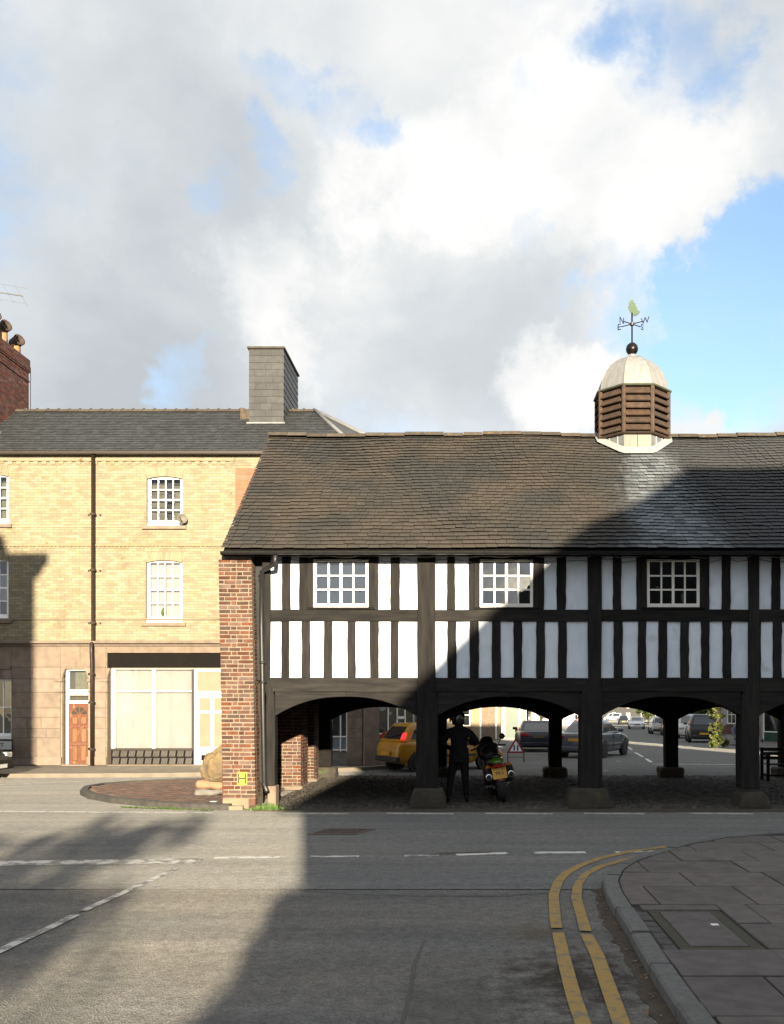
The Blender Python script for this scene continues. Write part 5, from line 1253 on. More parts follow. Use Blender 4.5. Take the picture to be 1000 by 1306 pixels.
# ------------------------------------------------------------------ trees
def leafy(name, label, base, trunk_h, crown, nleaf, ls, mat, cat='tree', tr=.12, seed=1, parts=('trunk', 'crown'), group=None):
    r = random.Random(seed); t = thing(name, label, cat, base, group); bx, by, bz = base
    b = MB(); b.tube([(bx, by, bz), (bx+r.uniform(-.1, .1), by, bz+trunk_h*.5), (bx+r.uniform(-.1, .1), by, bz+trunk_h)], tr, 8, tr*.6)
    ctrs = []
    for cx, cy, cz, rx, ry, rz, n in crown:
        for k in range(n):
            while True:
                u = Vector((r.uniform(-1, 1), r.uniform(-1, 1), r.uniform(-1, 1)))
                if .25 < u.length < 1: break
            ctrs.append((Vector((bx+cx+u.x*rx, by+cy+u.y*ry, bz+cz+u.z*rz)), r.uniform(.5, 1)))
    top = Vector((bx, by, bz+trunk_h*.9))
    for c, s in ctrs[::max(1, len(ctrs)//16)]:
        m_ = (top+c)/2+Vector((0, 0, -.1)); b.tube([top-Vector((0, 0, r.uniform(0, trunk_h*.3))), m_, c], tr*.35, 5, tr*.08)
    b.build(parts[0], bark, t)
    lb_ = MB(); per = max(1, nleaf//len(ctrs)); cl = crown[0][3]*.32
    for c, s in ctrs:
        for k in range(per):
            p = c+Vector((r.gauss(0, cl*.55), r.gauss(0, cl*.55), r.gauss(0, cl*.45)))*s
            u = Vector((r.uniform(-1, 1), r.uniform(-1, 1), r.uniform(-.5, .5))).normalized(); v = u.cross(Vector((r.uniform(-1, 1), r.uniform(-1, 1), r.uniform(.2, 1)))).normalized(); q = ls*r.uniform(.6, 1.3)
            lb_.quad(p-u*q, p+v*q*.55, p+u*q, p-v*q*.55)
    lb_.build(parts[1], mat, t)
    return t
leafy('street_tree', 'broadleaf tree standing behind the viewer whose shadow falls on the road', (-.6, -16, 0), 3.8, [(0, 0, 5.3, 1.2, 1.0, .75, 26), (1.25, 0, 5.7, .55, .5, .3, 7), (-1.8, .2, 4.9, 1.2, 1, .9, 16), (1.0, 0, 4.62, .6, .5, .35, 10), (1.45, 0, 4.3, .45, .5, .2, 4), (.2, 0, 4.75, .7, .6, .4, 8)], 3000, .10, leaf_m, seed=3)

# ------------------------------------------------------------------ vehicles
def paint(name, c, rough=.28): return pm('paint '+name, c, tuple(v*.92 for v in c), rough, 3, 0, spec=.4, coat=(.7 if max(c) > .04 else .2))
def lerp_tab(tab, x):
    for (x0, v0), (x1, v1) in zip(tab, tab[1:]):
        if x <= x1: return v0+(v1-v0)*max(0, (x-x0)/(x1-x0))
    return tab[-1][1]
CARS = {
 'hatch': dict(L=3.85, W=1.66, top=[(0,.62),(.04,.86),(.12,.94),(.9,.95),(2.8,.95),(2.95,.93),(3.5,.80),(3.75,.66),(3.85,.48)], cab=(.10, 3.0, .48, 2.12, .94, 1.48), split=1.62, wheel=.29, ax=(.68, 3.12)),
 'saloon': dict(L=4.5, W=1.78, top=[(0,.64),(.05,.92),(.2,.97),(.8,.98),(3.0,.94),(3.3,.93),(4.1,.80),(4.38,.64),(4.5,.46)], cab=(.62, 3.38, 1.28, 2.55, .965, 1.42), split=1.95, wheel=.32, ax=(.92, 3.58)),
 'suv': dict(L=4.2, W=1.78, top=[(0,.66),(.05,1.0),(.15,1.05),(3.0,1.03),(3.2,1.02),(3.9,.93),(4.1,.74),(4.2,.52)], cab=(.07, 3.22, .30, 2.45, 1.03, 1.68), split=1.75, wheel=.35, ax=(.78, 3.38)),
 'van': dict(L=4.9, W=1.9, top=[(0,.7),(.03,1.1),(.1,1.15),(3.9,1.1),(4.1,1.08),(4.65,.95),(4.8,.74),(4.9,.5)], cab=(.04, 4.25, .12, 3.4, 1.1, 2.05), split=2.9, wheel=.33, ax=(.95, 3.9))}
def make_car(name, label, kind, mat, loc, heading, group=None, brake=False, scale=1.0, plate=plate_y, roof_mat=None):
    k = CARS[kind]; Lc, hw = k['L'], k['W']/2; t = thing(name, label, 'van' if kind == 'van' else 'car', (0, 0, 0), group)
    off = Matrix.Translation((-Lc/2, 0, 0)); r = k['wheel']
    xs = [0, .02, .06, .15, .3]+[.3+(Lc-.6)*i/22 for i in range(1, 22)]+[Lc-.3, Lc-.16, Lc-.07, Lc-.02, Lc]
    rings = []
    for x in xs:
        zt = lerp_tab(k['top'], x); e_ = min(x, Lc-x); wf = 1-.16*max(0, 1-e_/.55)**2.2; w = hw*wf
        zb = .20+.10*max(0, 1-e_/.3)
        arch = max(math.sqrt(max(0, (r+.06)**2-(x-a)**2)) for a in k['ax'])
        zl = max(zb, r+arch-.02 if arch > 0 else zb)
        half = [(w*.80, zb), (w*.95, min(zl, zt-.1)), (w*1.0, min(max(zl+.04, .52), zt-.08)), (w*.985, max(.60, zt-.12)) if zt > .75 else (w*.98, zt-.07), (w*.93, zt-.03), (w*.80, zt), (0, zt+.015)]
        rings.append([(x, y, z) for y, z in half]+[(x, -y, z) for y, z in half[-2::-1]])
    body = MB().loft(rings).xf(off).build('body', mat, t, smooth=True)
    md = body.modifiers.new('smooth', 'SUBSURF'); md.levels = 1; md.render_levels = 1
    # cabin
    xr0, xf0, xr1, xf1, zb_, zr = k['cab']; wb, wt = hw*.90, hw*.70
    def ring(s, grow=0.0):
        xr, xf = xr0+(xr1-xr0)*s, xf0+(xf1-xf0)*s; w = wb+(wt-wb)*s**1.2; z = zb_-.02+(zr-.05-zb_)*s; c = .14
        return [(xr-grow, w*.88, z), (xr+c, w+grow, z), (xf-c*2.2, w+grow, z), (xf+grow, w*.82, z), (xf+grow, -w*.82, z), (xf-c*2.2, -w-grow, z), (xr+c, -w-grow, z), (xr-grow, -w*.88, z)]
    rr = [ring(s) for s in (0, .35, .7, .92, 1)]
    top = [(x+(.14 if i in (0, 7, 1, 6) else -.12), y*.86, zr-.005) for i, (x, y, z) in enumerate(ring(1))]; mid_ = [((x+x2)/2, (y+y2)/2, zr-.022) for (x, y, z), (x2, y2, z2) in zip(ring(1), top)]
    cab_ = MB().loft(rr+[mid_, top]).xf(off).build('cabin', roof_mat or mat, t, smooth=True, bevel=0)
    md = cab_.modifiers.new('edge', 'EDGE_SPLIT'); md.split_angle = rad(38)
    def gpt(i, j, s, u, out=.008):
        a, c = Vector(ring(s, out)[i]), Vector(ring(s, out)[j]); return tuple(a+(c-a)*u)
    def glasspane(nm, i, j, u0, u1, s0, s1):
        MB().quad(gpt(i, j, s0, u0), gpt(i, j, s0, u1), gpt(i, j, (s0+s1)/2, u1), gpt(i, j, s1, u1), gpt(i, j, s1, u0), gpt(i, j, (s0+s1)/2, u0)).xf(off).build(nm, car_glass, t)
    glasspane('rear_window', 7, 0, .05, .95, .14, .9); glasspane('windscreen', 3, 4, .03, .97, .10, .93)
    sp = (k['split']-xr0)/(xf0-xr0)
    for i, j in ((1, 2), (6, 5)):
        glasspane('side_window', i, j, .06, sp-.02, .14, .88); glasspane('side_window', i, j, sp+.02, .97, .14, .88)
    for sy in (1, -1):
        for ax_ in k['ax']:
            c = (ax_-Lc/2, sy*(hw-.10), r)
            wh = MB().lathe([(r*.62, -.10), (r*.9, -.105), (r*.99, -.07), (r, 0), (r*.99, .07), (r*.9, .105), (r*.62, .10)], c, 24, 'y', cap=False).build('wheel', tyre_m, t, smooth=True)
            MB().lathe([(.001, .085*sy), (r*.2, .09*sy), (r*.55, .07*sy), (r*.66, .095*sy), (r*.66, 0)], c, 20, 'y').build('rim', alloy, wh)
            for q in range(5):
                a = q*2*math.pi/5+.3
                MB().hexa([(c[0]+math.cos(a+d)*rr_, c[1]+sy*dy, c[2]+math.sin(a+d)*rr_) for dy in (.088, .098) for rr_, d in ((r*.22, -.25), (r*.6, -.28), (r*.6, .0), (r*.22, .1))]).build('spoke_gap', plastic, wh)
            MB().lathe([(r+.055, -.09), (r+.055, .055)], c, 24, 'y').build('wheel_arch', plastic, t)
        zt = lerp_tab(k['top'], .1)
        m_ = tail_red
        if kind in ('hatch', 'suv'): MB().hexa([(.10+.0, sy*hw*.76, zt+.06), (.24, sy*hw*.76, zt+.06), (.24, sy*hw*.915, zt+.06), (.10, sy*hw*.915, zt+.06), (.22, sy*hw*.70, zt+.26), (.34, sy*hw*.70, zt+.26), (.34, sy*hw*.845, zt+.26), (.22, sy*hw*.845, zt+.26)]).xf(off).build('tail_lamp', emissive('lit brake lamp', (1, .03, .03), .5) if brake and sy < 0 else tail_red, t, bevel=.03)
        else: MB().box(-.005, sy*hw*.50, zt-.22, .14, sy*hw*.92, zt-.05).xf(off).build('tail_lamp', tail_red, t, bevel=.03)
        zh = lerp_tab(k['top'], Lc-.18)
        MB().box(Lc-.34, sy*hw*.52, zh-.16, Lc-.045, sy*hw*.90, zh-.01).xf(off).build('headlight', head_lens, t, bevel=.04, bseg=2)
        mr_ = MB().box(xf0-.62, sy*(hw*.93), zb_+.0, xf0-.5, sy*(hw+.15), zb_+.13).xf(off).build('door_mirror', mat if kind != 'van' else plastic, t, bevel=.03)
        for xd in (k['split'], xf0-.35): MB().box(xd-.006, sy*(hw*.985-.005), .34, xd+.006, sy*(hw*.985+.012), zb_-.05).xf(off).build('door_gap', plastic, t)
        MB().box(k['split']+.1, sy*hw*.98, zb_-.17, k['split']+.28, sy*(hw*.98+.03), zb_-.13).xf(off).build('door_handle', mat, t, bevel=.008)
        MB().box(k['ax'][0]+r+.1, sy*(hw*.985-.01), .44, k['ax'][1]-r-.1, sy*(hw*.985+.012), .50).xf(off).build('rub_strip', plastic, t)
    MB().box(-.045, -hw*.86, .30, .10, hw*.86, .46).xf(off).build('rear_bumper', mat if kind != 'hatch' else plastic, t, bevel=.05, bseg=3)
    MB().box(Lc-.10, -hw*.80, .26, Lc+.04, hw*.80, .42).xf(off).build('front_bumper', mat, t, bevel=.05, bseg=3)
    MB().box(-.056, -.26, .50 if kind != 'saloon' else .66, -.02, .26, .61 if kind != 'saloon' else .77).xf(off).build('number_plate', plate, t)
    MB().box(Lc+.03, -.26, .30, Lc+.05, .26, .40).xf(off).build('number_plate', plate_w, t)
    MB().box(Lc-.07, -hw*.42, .50, Lc+.012, hw*.42, .60).xf(off).build('grille', plastic, t)
    t.location = loc; t.rotation_euler = (0, 0, heading); t.scale = (scale,)*3
    if loc[1] > 28: t.rotation_euler = Matrix.Rotation(heading, 4, 'Z').to_euler()
    return t
yel = paint('amber yellow', (.50, .24, .012)); silv = paint('silver blue', (.06, .072, .092)); navy = paint('dark navy', (.012, .016, .03)); dark = paint('black green', (.02, .022, .022)); champ = paint('pale silver', (.42, .42, .41)); whitep = paint('white', (.7, .71, .72)); redp = paint('dark red', (.12, .015, .015)); bluep = paint('mid blue', (.04, .07, .16))
def at(px, py): p = gsl(px, py); return (p.x, p.y, gz(p.y))
h = rad(33)
make_car('hatchback_car', 'bright yellow hatchback turning past the street corner behind the hall', 'hatch', yel, (-2.45+1.85*math.cos(h), 27.3+1.85*math.sin(h), 0), h, brake=True, scale=.96)
h = rad(64)
make_car('saloon_car', 'silver blue saloon driving away on the street behind the hall', 'saloon', silv, (3.95+2.25*math.cos(h), 35.2+2.25*math.sin(h), gz(37)), h)
make_car('coupe_car', 'dark navy car seen from behind beside the silver saloon', 'saloon', navy, (3.0, 43.2, gz(43.2)), rad(90), scale=.98, plate=pm('dim plate', (.12, .09, .04)))
make_car('passing_car', 'dark car nosing into view before the stone wall of the terrace', 'hatch', pm('dull black paint', (.010, .010, .011), (.009, .009, .009), .6, 3, spec=.12), (-14.1, 24.15, 0), rad(1), plate=plate_w)
grp = 'cars parked along the far street'
sd_ = rad(82)
pk = [('silver_estate_car', 'pale silver tall car parked just beyond the dark tall car', 'suv', champ, 15.4, 66, 262), ('parked_car', 'dark tall car parked beside the slender sunlit tree', 'suv', dark, 14.0, 56.5, 80),
      ('parked_car', 'pale silver hatchback parked with its tailgate towards the hall', 'hatch', champ, 16.2, 80, 84), ('parked_car', 'dark red car parked between two silver cars on the far street', 'hatch', redp, 15.9, 73.5, 82),
      ('parked_car', 'white saloon parked far down the street under the trees', 'saloon', whitep, 19.2, 108, 262), ('parked_car', 'dark hatchback parked farthest down the right-hand kerb', 'hatch', navy, 24.6, 150, 82),
      ('parked_car', 'light grey car parked on the left kerb beyond the silver saloon', 'hatch', champ, 11.2, 92, 82), ('parked_car', 'mid blue car parked on the left kerb down the street', 'hatch', bluep, 12.2, 101, 82)]
for nm, lb_, kd, mt, x, y, hd in pk: make_car('parked_car', lb_, kd, mt, (x, y, gz(y)), rad(hd), grp)
make_car('white_van', 'white van crossing the far end of the street', 'van', whitep, (40, 262, gz(262)), rad(165), grp)

# ------------------------------------------------------------------ motorcycle
mo = thing('motorcycle', 'green and black motorcycle parked tail-out under the hall with yellow number plate', 'motorcycle', (0, 0, 0))
green = paint('lime green', (.055, .14, .008)); chrome = pm('chrome', (.75, .75, .76), (.65, .65, .67), .12, 5, metal=1); blk = pm('satin black', (.014, .014, .015), (.011, .011, .012), .4)
def wheel(y, r, w, nm):
    wh = MB().lathe([(r*.68, -w*.5), (r*.86, -w*.5), (r*.97, -w*.28), (r, 0), (r*.97, w*.28), (r*.86, w*.5), (r*.68, w*.5)], (0, y, r), 28, 'x', cap=False).build(nm, tyre_m, mo, smooth=True)
    MB().lathe([(r*.70, -w*.3), (r*.64, 0), (r*.70, w*.3)], (0, y, r), 24, 'x', cap=False).build('rim', blk, wh); MB().lathe([(.05, -.07), (.05, .07)], (0, y, r), 12, 'x').build('hub', alloy, wh)
    for q in range(3):
        a = q*2.094; MB().tube([(0, y, r), (0, y+math.cos(a)*r*.68, r+math.sin(a)*r*.68)], .025, 6).build('spoke', blk, wh)
    MB().lathe([(.12, .065), (.12, .07)], (0, y, r), 20, 'x').build('brake_disc', chrome, wh)
wheel(.31, .31, .18, 'rear_wheel'); wheel(1.72, .30, .12, 'front_wheel')
for sx_ in (-1, 1):
    MB().tube([(sx_*.11, .31, .31), (sx_*.13, .9, .42)], .035, 8).build('swing_arm', alloy, mo)
    ex_ = MB().tube([(sx_*.17, .95, .33), (sx_*.19, .6, .42), (sx_*.215, .12, .53), (sx_*.22, .04, .545)], .058, 14).build('exhaust', blk, mo, smooth=True)
    MB().lathe([(.045, .0), (.066, .0), (.068, .02), (.066, .045), (.045, .045)], (sx_*.22, .012, .549), 18, 'y', cap=False).build('exhaust_tip', chrome, ex_, smooth=True)
    MB().lathe([(.045, .0), (.045, .01)], (sx_*.22, .04, .549), 16, 'y').build('exhaust_bore', plastic, ex_)
    MB().tube([(sx_*.04, 1.72, .30), (sx_*.09, 1.42, .95)], .028, 8).build('fork_leg', chrome, mo)
    MB().tube([(sx_*.06, 1.38, 1.0), (sx_*.22, 1.34, 1.06), (sx_*.36, 1.22, 1.04)], .017, 8).build('handlebar', blk, mo)
    mi = MB().tube([(sx_*.22, 1.36, 1.06), (sx_*.32, 1.40, 1.2)], .008, 6).build('mirror', blk, mo)
    MB().lathe([(.02, -.02), (.065, 0), (.06, .02)], (sx_*.34, 1.4, 1.22), 12, 'y').build('mirror_glass', blk, mi)
    MB().tube([(sx_*.1, .12, .72), (sx_*.20, .08, .74)], .012, 6).build('indicator', amber, mo); MB().lathe([(.02, -.03), (.035, 0), (.02, .03)], (sx_*.215, .075, .74), 10, 'y').build('indicator_lens', amber, mo)
    MB().box(sx_*.13, .62, .30, sx_*.24, .72, .33).build('footpeg', alloy, mo)
# tail unit and tank lofted
def sect(y, zc, w, h_): return [(w*math.cos(a), y, zc+h_*math.sin(a)) for a in [2*math.pi*q/12 for q in range(12)]]
MB().loft([sect(.02, .80, .07, .03), sect(.10, .82, .13, .06), sect(.3, .82, .15, .08), sect(.6, .78, .13, .09)]).build('tail_fairing', green, mo, smooth=True)
MB().loft([sect(.25, .90, .11, .035), sect(.45, .90, .14, .05), sect(.7, .84, .13, .05), sect(.95, .83, .11, .04)]).build('seat', blk, mo, smooth=True)
MB().loft([sect(.9, .86, .09, .07), sect(1.0, .92, .17, .12), sect(1.2, .95, .19, .13), sect(1.38, .92, .12, .1)]).build('fuel_tank', blk, mo, smooth=True)
MB().loft([sect(1.3, .98, .16, .16), sect(1.45, .98, .24, .2), sect(1.62, .92, .20, .18), sect(1.8, .84, .09, .1)]).build('front_fairing', blk, mo, smooth=True)
MB().loft([sect(1.36, 1.12, .14, .02), sect(1.42, 1.2, .13, .07), sect(1.52, 1.12, .14, .05)]).build('windscreen', car_glass, mo, smooth=True)
MB().box(-.19, .8, .28, .19, 1.3, .72).build('engine', blk, mo, bevel=.06, bseg=2)
MB().box(-.11, .005, .70, .11, .06, .77).build('tail_light', tail_red, mo, bevel=.02)
MB().box(-.10, .06, .36, .10, .10, .72).build('mudguard', blk, mo, bevel=.01)
tl = Matrix.Translation((0, 0, 0))
pt_ = Matrix.Translation((0, .03, .595)) @ Matrix.Rotation(rad(-12), 4, 'X')
MB().box(-.14, -.006, -.11, .14, .006, .11).xf(pt_).build('number_plate', plate_y, mo, bevel=.004)
text_part('plate_lettering', 'W020\nPKS', .105, black, mo, pt_ @ Matrix.Translation((0, -.009, .045)) @ Matrix.Rotation(rad(90), 4, 'X'), sx=.95, local=True)
MB().box(-.05, -.0, -.15, .05, .02, -.115).xf(pt_).build('reflector', tail_red, mo)
MB().tube([(-.14, .95, .3), (-.30, .85, .015)], .012, 6).build('side_stand', blk, mo)
MB().loft([[(x, y, z) for x, z in ((.17, .38), (.30, .40), (.33, .56), (.30, .72), (.17, .72))] for y in (.28, .75)]).build('pannier', blk, mo, bevel=.03)
mo.location = (.66, 17.98, 0.03); mo.rotation_euler = (0, rad(-9), rad(6)); mo.scale = (1, 1, 1)

# ------------------------------------------------------------------ person
def skin_mesh(name, joints, edges, root, sub=2):
    me = bpy.data.meshes.new(name); me.from_pydata([j[0] for j in joints], edges, []); o = bpy.data.objects.new(name, me); C.objects.link(o)
    m1_ = o.modifiers.new('skin', 'SKIN'); m1_.use_smooth_shade = True; m2_ = o.modifiers.new('sub', 'SUBSURF'); m2_.levels = sub; m2_.render_levels = sub
    sv = me.skin_vertices[0].data
    for i, j in enumerate(joints): sv[i].radius = j[1] if isinstance(j[1], tuple) else (j[1], j[1]); sv[i].use_root = (i == root)
    dg_ = bpy.context.evaluated_depsgraph_get(); nm = bpy.data.meshes.new_from_object(o.evaluated_get(dg_)); bpy.data.objects.remove(o); nm.name = name; return nm
J, E = [], []
def jv(p, r, par=None):
    J.append((p, r)); i = len(J)-1
    if par is not None: E.append((par, i))
    return i
pel = jv((0, 0, .95), (.165, .13))
wai = jv((0, .01, 1.10), (.165, .125), pel); che = jv((0, .0, 1.30), (.19, .14), wai); upc = jv((0, -.01, 1.43), (.16, .12), che); nek = jv((0, .01, 1.52), .065, upc); hed = jv((-.01, .03, 1.62), (.085, .095), nek); hd2 = jv((-.015, .035, 1.72), (.075, .085), hed)
for s, foot, elb, wr in ((-1, (-.22, -.04, .06), (-.34, -.01, 1.16), (-.15, .25, 1.08)), (1, (.15, .04, .06), (.375, -.02, 1.19), (.27, .22, 1.17))):
    hip = jv((s*.095, 0, .88), .115, pel); kn = jv(((foot[0]+s*.1)/2*1.0, .03, .50), .078, hip); an = jv((foot[0], foot[1]-.02, .11), .055, kn); jv((foot[0]+s*.015, foot[1]+.06, .055), (.05, .045), an); jv((foot[0]+s*.03, foot[1]+.19, .045), (.045, .035), len(J)-1)
    sh = jv((s*.205, 0, 1.41), .078, upc); el = jv(elb, .06, sh); w_ = jv(wr, .042, el); pa = jv((wr[0]-s*.03, wr[1]+.07, wr[2]+.01), (.042, .024), w_)
    tip = Vector(wr)+Vector((-s*.04, .10, .01))
    for q, (dz, ln_) in enumerate(((.03, .075), (.01, .085), (-.01, .08), (-.03, .06))):
        f1 = jv((tip.x, tip.y+.01, tip.z+dz), .0095, pa); f2 = jv((tip.x-s*ln_*.6, tip.y+.03, tip.z+dz-.005), .009, f1); jv((tip.x-s*ln_, tip.y+.005, tip.z+dz-.01), .008, f2)
    th1 = jv((wr[0]-s*.03, wr[1]+.05, wr[2]+.05), .012, pa); jv((wr[0]-s*.06, wr[1]+.09, wr[2]+.07), .010, th1)
pme = skin_mesh('body', J, E, 0)
jacket = pm('black leather jacket', (.012, .012, .013), (.008, .008, .009), .9, 12, 0, .01, 14, spec=.08); trous = pm('dark grey trousers', (.013, .013, .015), (.009, .009, .010), .95, 12, 0, .008, 18, spec=.05); skinm = pm('skin', (.38, .22, .15), (.33, .19, .13), .6); boot = pm('black boot', (.01, .01, .01), (.008, .008, .008), .5); glove = pm('glove', (.03, .028, .026), (.02, .02, .02), .7)
for m_ in (jacket, trous, skinm, boot): pme.materials.append(m_)
for p in pme.polygons:
    c = p.center
    p.material_index = 3 if c.z < .15 else 1 if c.z < .86 else 2 if (c.z > 1.53 or (c.y > .27 and c.z < 1.3)) else 0
pr = thing('person', 'person in dark motorcycle clothes and black helmet standing with their back turned', 'person', (0, 0, 0))
bo = place('body', pme, pr, (0, 0, 0))
b = MB(); b.loft([[(rx*math.cos(a), ry*math.sin(a)+oy, z) for a in [2*math.pi*q/24 for q in range(24)]] for z, rx, ry, oy in ((.82, .195, .16, 0), (.86, .20, .165, 0), (1.0, .19, .155, 0), (1.1, .185, .15, 0))], cap=False); b.build('jacket_hem', jacket, pr, smooth=True)
hel = MB().lathe([(.09, 1.545), (.115, 1.56), (.135, 1.62), (.14, 1.69), (.13, 1.76), (.10, 1.815), (.05, 1.84), (.005, 1.845)], (-.015, .04, 0), 22).build('helmet', pm('black helmet', (.012, .012, .013), (.01, .01, .01), .18, coat=.8), pr, smooth=True)
MB().loft([[(-.015+.143*math.sin(a), .04+.143*math.cos(a), z) for a in [rad(-75+q*15) for q in range(11)]] for z in (1.64, 1.72)], cap=False, closed=False).build('visor', pm('smoke visor', (.09, .10, .11), (.07, .08, .09), .1), hel, smooth=True)
b = MB(); b.loft([[(rx*math.cos(a), ry*math.sin(a)+.005, z) for a in [2*math.pi*q/16 for q in range(16)]] for z, rx, ry in ((1.46, .11, .10), (1.52, .085, .085), (1.55, .082, .085))], cap=False); b.build('collar', jacket, pr, smooth=True)
pr.location = (-.22, 18.12, .02); pr.rotation_euler = (0, 0, rad(6)); pr.scale = (.99, .99, .985)

# ------------------------------------------------------------------ street furniture behind the hall
sg = thing('road_works_sign', 'red-bordered triangular warning sign on a low folding frame in the road', 'sign', (1.58, 32.4, gz(32.4)))
red_s = pm('sign red', (.24, .02, .025), (.2, .02, .025), .6); wh_s = pm('bright sign white', (.85, .86, .88), (.8, .81, .83), .5)
x0, y0, z0 = 1.58, 32.4, gz(32.4)
tri = lambda s, zc, y: [(x0-.375*s, zc-.217*s), (x0+.375*s, zc-.217*s), (x0, zc+.433*s)]
MB().prism(tri(.86, z0+.50, 0), 'y', y0, y0+.015).build('border', red_s, sg); MB().prism(tri(.57, z0+.50, 0), 'y', y0-.006, y0-.0005).build('face', wh_s, sg)
for dx in (-.06, .06): MB().box(x0+dx-.025, y0-.010, z0+.40, x0+dx+.025, y0-.0065, z0+.60).build('symbol_bar', black, sg)
for dx in (-.28, .28):
    MB().tube([(x0+dx, y0-.02+.03, z0+.36), (x0+dx, y0-.12, z0)], .014, 6).build('leg', iron, sg); MB().tube([(x0+dx, y0+.03, z0+.36), (x0+dx, y0+.25, z0)], .014, 6).build('leg', iron, sg)
MB().tube([(x0-.28, y0-.06, z0+.18), (x0+.28, y0-.06, z0+.18)], .012, 6).build('cross_bar', iron, sg)
ba = thing('road_barrier', 'red and white striped barrier boards beyond the road works sign', 'barrier', (2.7, 48, gz(48)))
for z in (.75, .35):
    for q in range(8): MB().box(2.3+q*.14, 48, gz(48)+z, 2.3+q*.14+.138, 48.03, gz(48)+z+.18).build('board', red_s if q % 2 == 0 else wh_s, ba)
for x in (2.4, 3.3): MB().box(x-.02, 48.03, gz(48), x+.02, 48.07, gz(48)+1.0).build('post', iron, ba)

def house(name, label, x, y, w, d, h_, wallm, roofm, rot, nwin=3, floors=2, door_m=None, shopm=None, group=None, base_m=None):
    t = thing(name, label, 'house' if not shopm else 'shop', (0, 0, 0), group)
    rects = []
    if shopm: ops_ = [(-w/2+.4, w/2-.4, .55, 2.3)]
    else: ops_ = []
    MB().box(-w/2, 0, 0, w/2, d, h_).build('wall', wallm, t)
    MB().prism([(-.3, h_), (d+.3, h_), (d/2, h_+d*.38)], 'x', -w/2-.1, w/2+.1).build('roof', roofm, t)
    ch = MB().box(w/2-.9, d/2-.3, h_+d*.2, w/2-.2, d/2+.3, h_+d*.38+.9).build('chimney', crb, t)
    for f in range(floors):
        for k in range(nwin):
            xc = -w/2+(k+.5)*w/nwin; zc = .9+f*2.7
            if f == 0 and (shopm or k == nwin//2): continue
            rects.append((xc-.45, xc+.45, zc, zc+1.45))
    simple_windows(t, rects, 0)
    if shopm:
        MB().box(-w/2+.2, -.10, 2.35, w/2-.2, -.0, 2.8).build('fascia', shopm, t); MB().box(-w/2+.3, -.06, .05, w/2-.3, 0, .6).build('stall_riser', shopm, t)
        for k in range(4): xx = -w/2+.35+(w-.75)*k/3; MB().box(xx-.03, -.07, .05, xx+.06, 0, 2.35).build('mullion', white, t)
        MB().box(-w/2+.4, -.03, .62, w/2-.4, -.015, 2.33).build('pane', car_glass, t); MB().box(-w/2+.3, -.09, .6, w/2-.3, 0, .66).build('sill', white, t)
    else:
        dx = -w/2+(nwin//2+.5)*w/nwin; dd = MB().box(dx-.45, -.03, .1, dx+.45, .02, 2.1).build('door', door_m or white, t); MB().box(dx-.55, -.05, .08, dx-.452, .02, 2.2).build('door_frame', white, t); MB().box(dx+.452, -.05, .08, dx+.55, .02, 2.2).build('door_frame', white, t); MB().box(dx+.3, -.06, 1.0, dx+.36, -.03, 1.06).build('door_knob', chrome, dd)
    if base_m: MB().box(-w/2-.02, -.045, 0, w/2+.02, -.001, .75).build('plinth', base_m, t)
    t.location = (x, y, gz(y)); t.rotation_euler = (0, 0, rot); return t
cream = pm('cream stucco', (0.279, 0.225, 0.135), (0.248, 0.198, 0.122), .9, 1.5); wht = pm('white render', (0.310, 0.305, 0.290), (0.275, 0.270, 0.260), .9, 1.5); pinkm = pm('salmon render', (0.288, 0.120, 0.084), (0.258, 0.108, 0.078), .9, 1.5); tan = pm('tan render', (0.288, 0.216, 0.120), (0.252, 0.186, 0.108), .9, 1.5); gshop = pm('dark green shop paint', (.02, .055, .035), (.015, .045, .03), .4); brownw = pm('brown rubble', (.22, .16, .12), (.16, .12, .09), .95, 6, 0, .02, 8)
hg = 'houses along the far street'
house('town_house', 'cream rendered house facing the hall at the bend of the side street', .35, 60, 3.2, 6, 6, cream, slate_grey, 0, 2, 2, brownw, group=hg)
house('town_house', 'pale yellow house with narrow front left of the cream house', -2.1, 58.6, 1.5, 6, 6, pm('pale yellow render', (0.297, 0.252, 0.162), (0.270, 0.225, 0.144), .9, 1.5), slate_grey, 0, 1, 2, black_fascia, group=hg)
house('town_house', 'brown rubble stone house set back between the cream fronts', -.9+.35-.9, 62.5, 3.4, 6, 6.5, brownw, slate_grey, 0, 2, 2, group=hg)
house('town_house', 'white rendered house right of the cream house', 2.75, 62, 1.4, 6, 6, wht, slate_grey, 0, 1, 2, gshop, group=hg)
house('town_house', 'salmon pink house far down the left kerb', 6.2, 96, 2.4, 8, 6.5, pinkm, slate_grey, 0, 2, 2, group=hg)
house('town_house', 'tall white house with green door down the left kerb', 4.0, 84, 2.0, 8, 6.5, wht, slate_grey, 0, 2, 2, gshop, group=hg)
house('town_house', 'tan house at the far end of the left kerb', 9.2, 112, 3.4, 8, 6.5, tan, slate_grey, 0, 3, 2, group=hg)
house('town_house', 'pale house with wide front at the far end of the left kerb', 14, 135, 4.5, 8, 6.5, wht, slate_grey, 0, 3, 2, group=hg)
sr_ = rad(-78)                                        # right-hand row faces the street
house('green_shop', 'dark green shopfront with white window sills on the right of the far street', 19.0, 50.5, 9, 7, 6.5, pm('shop stone', (.2, .19, .17)), slate_grey, rad(-62), 4, 2, shopm=gshop, group=hg)
house('town_house', 'white rendered house with red brick plinth beyond the green shop', 22.2, 71, 8, 7, 6.5, wht, slate_grey, rad(-58), 4, 2, gshop, group=hg, base_m=crb)
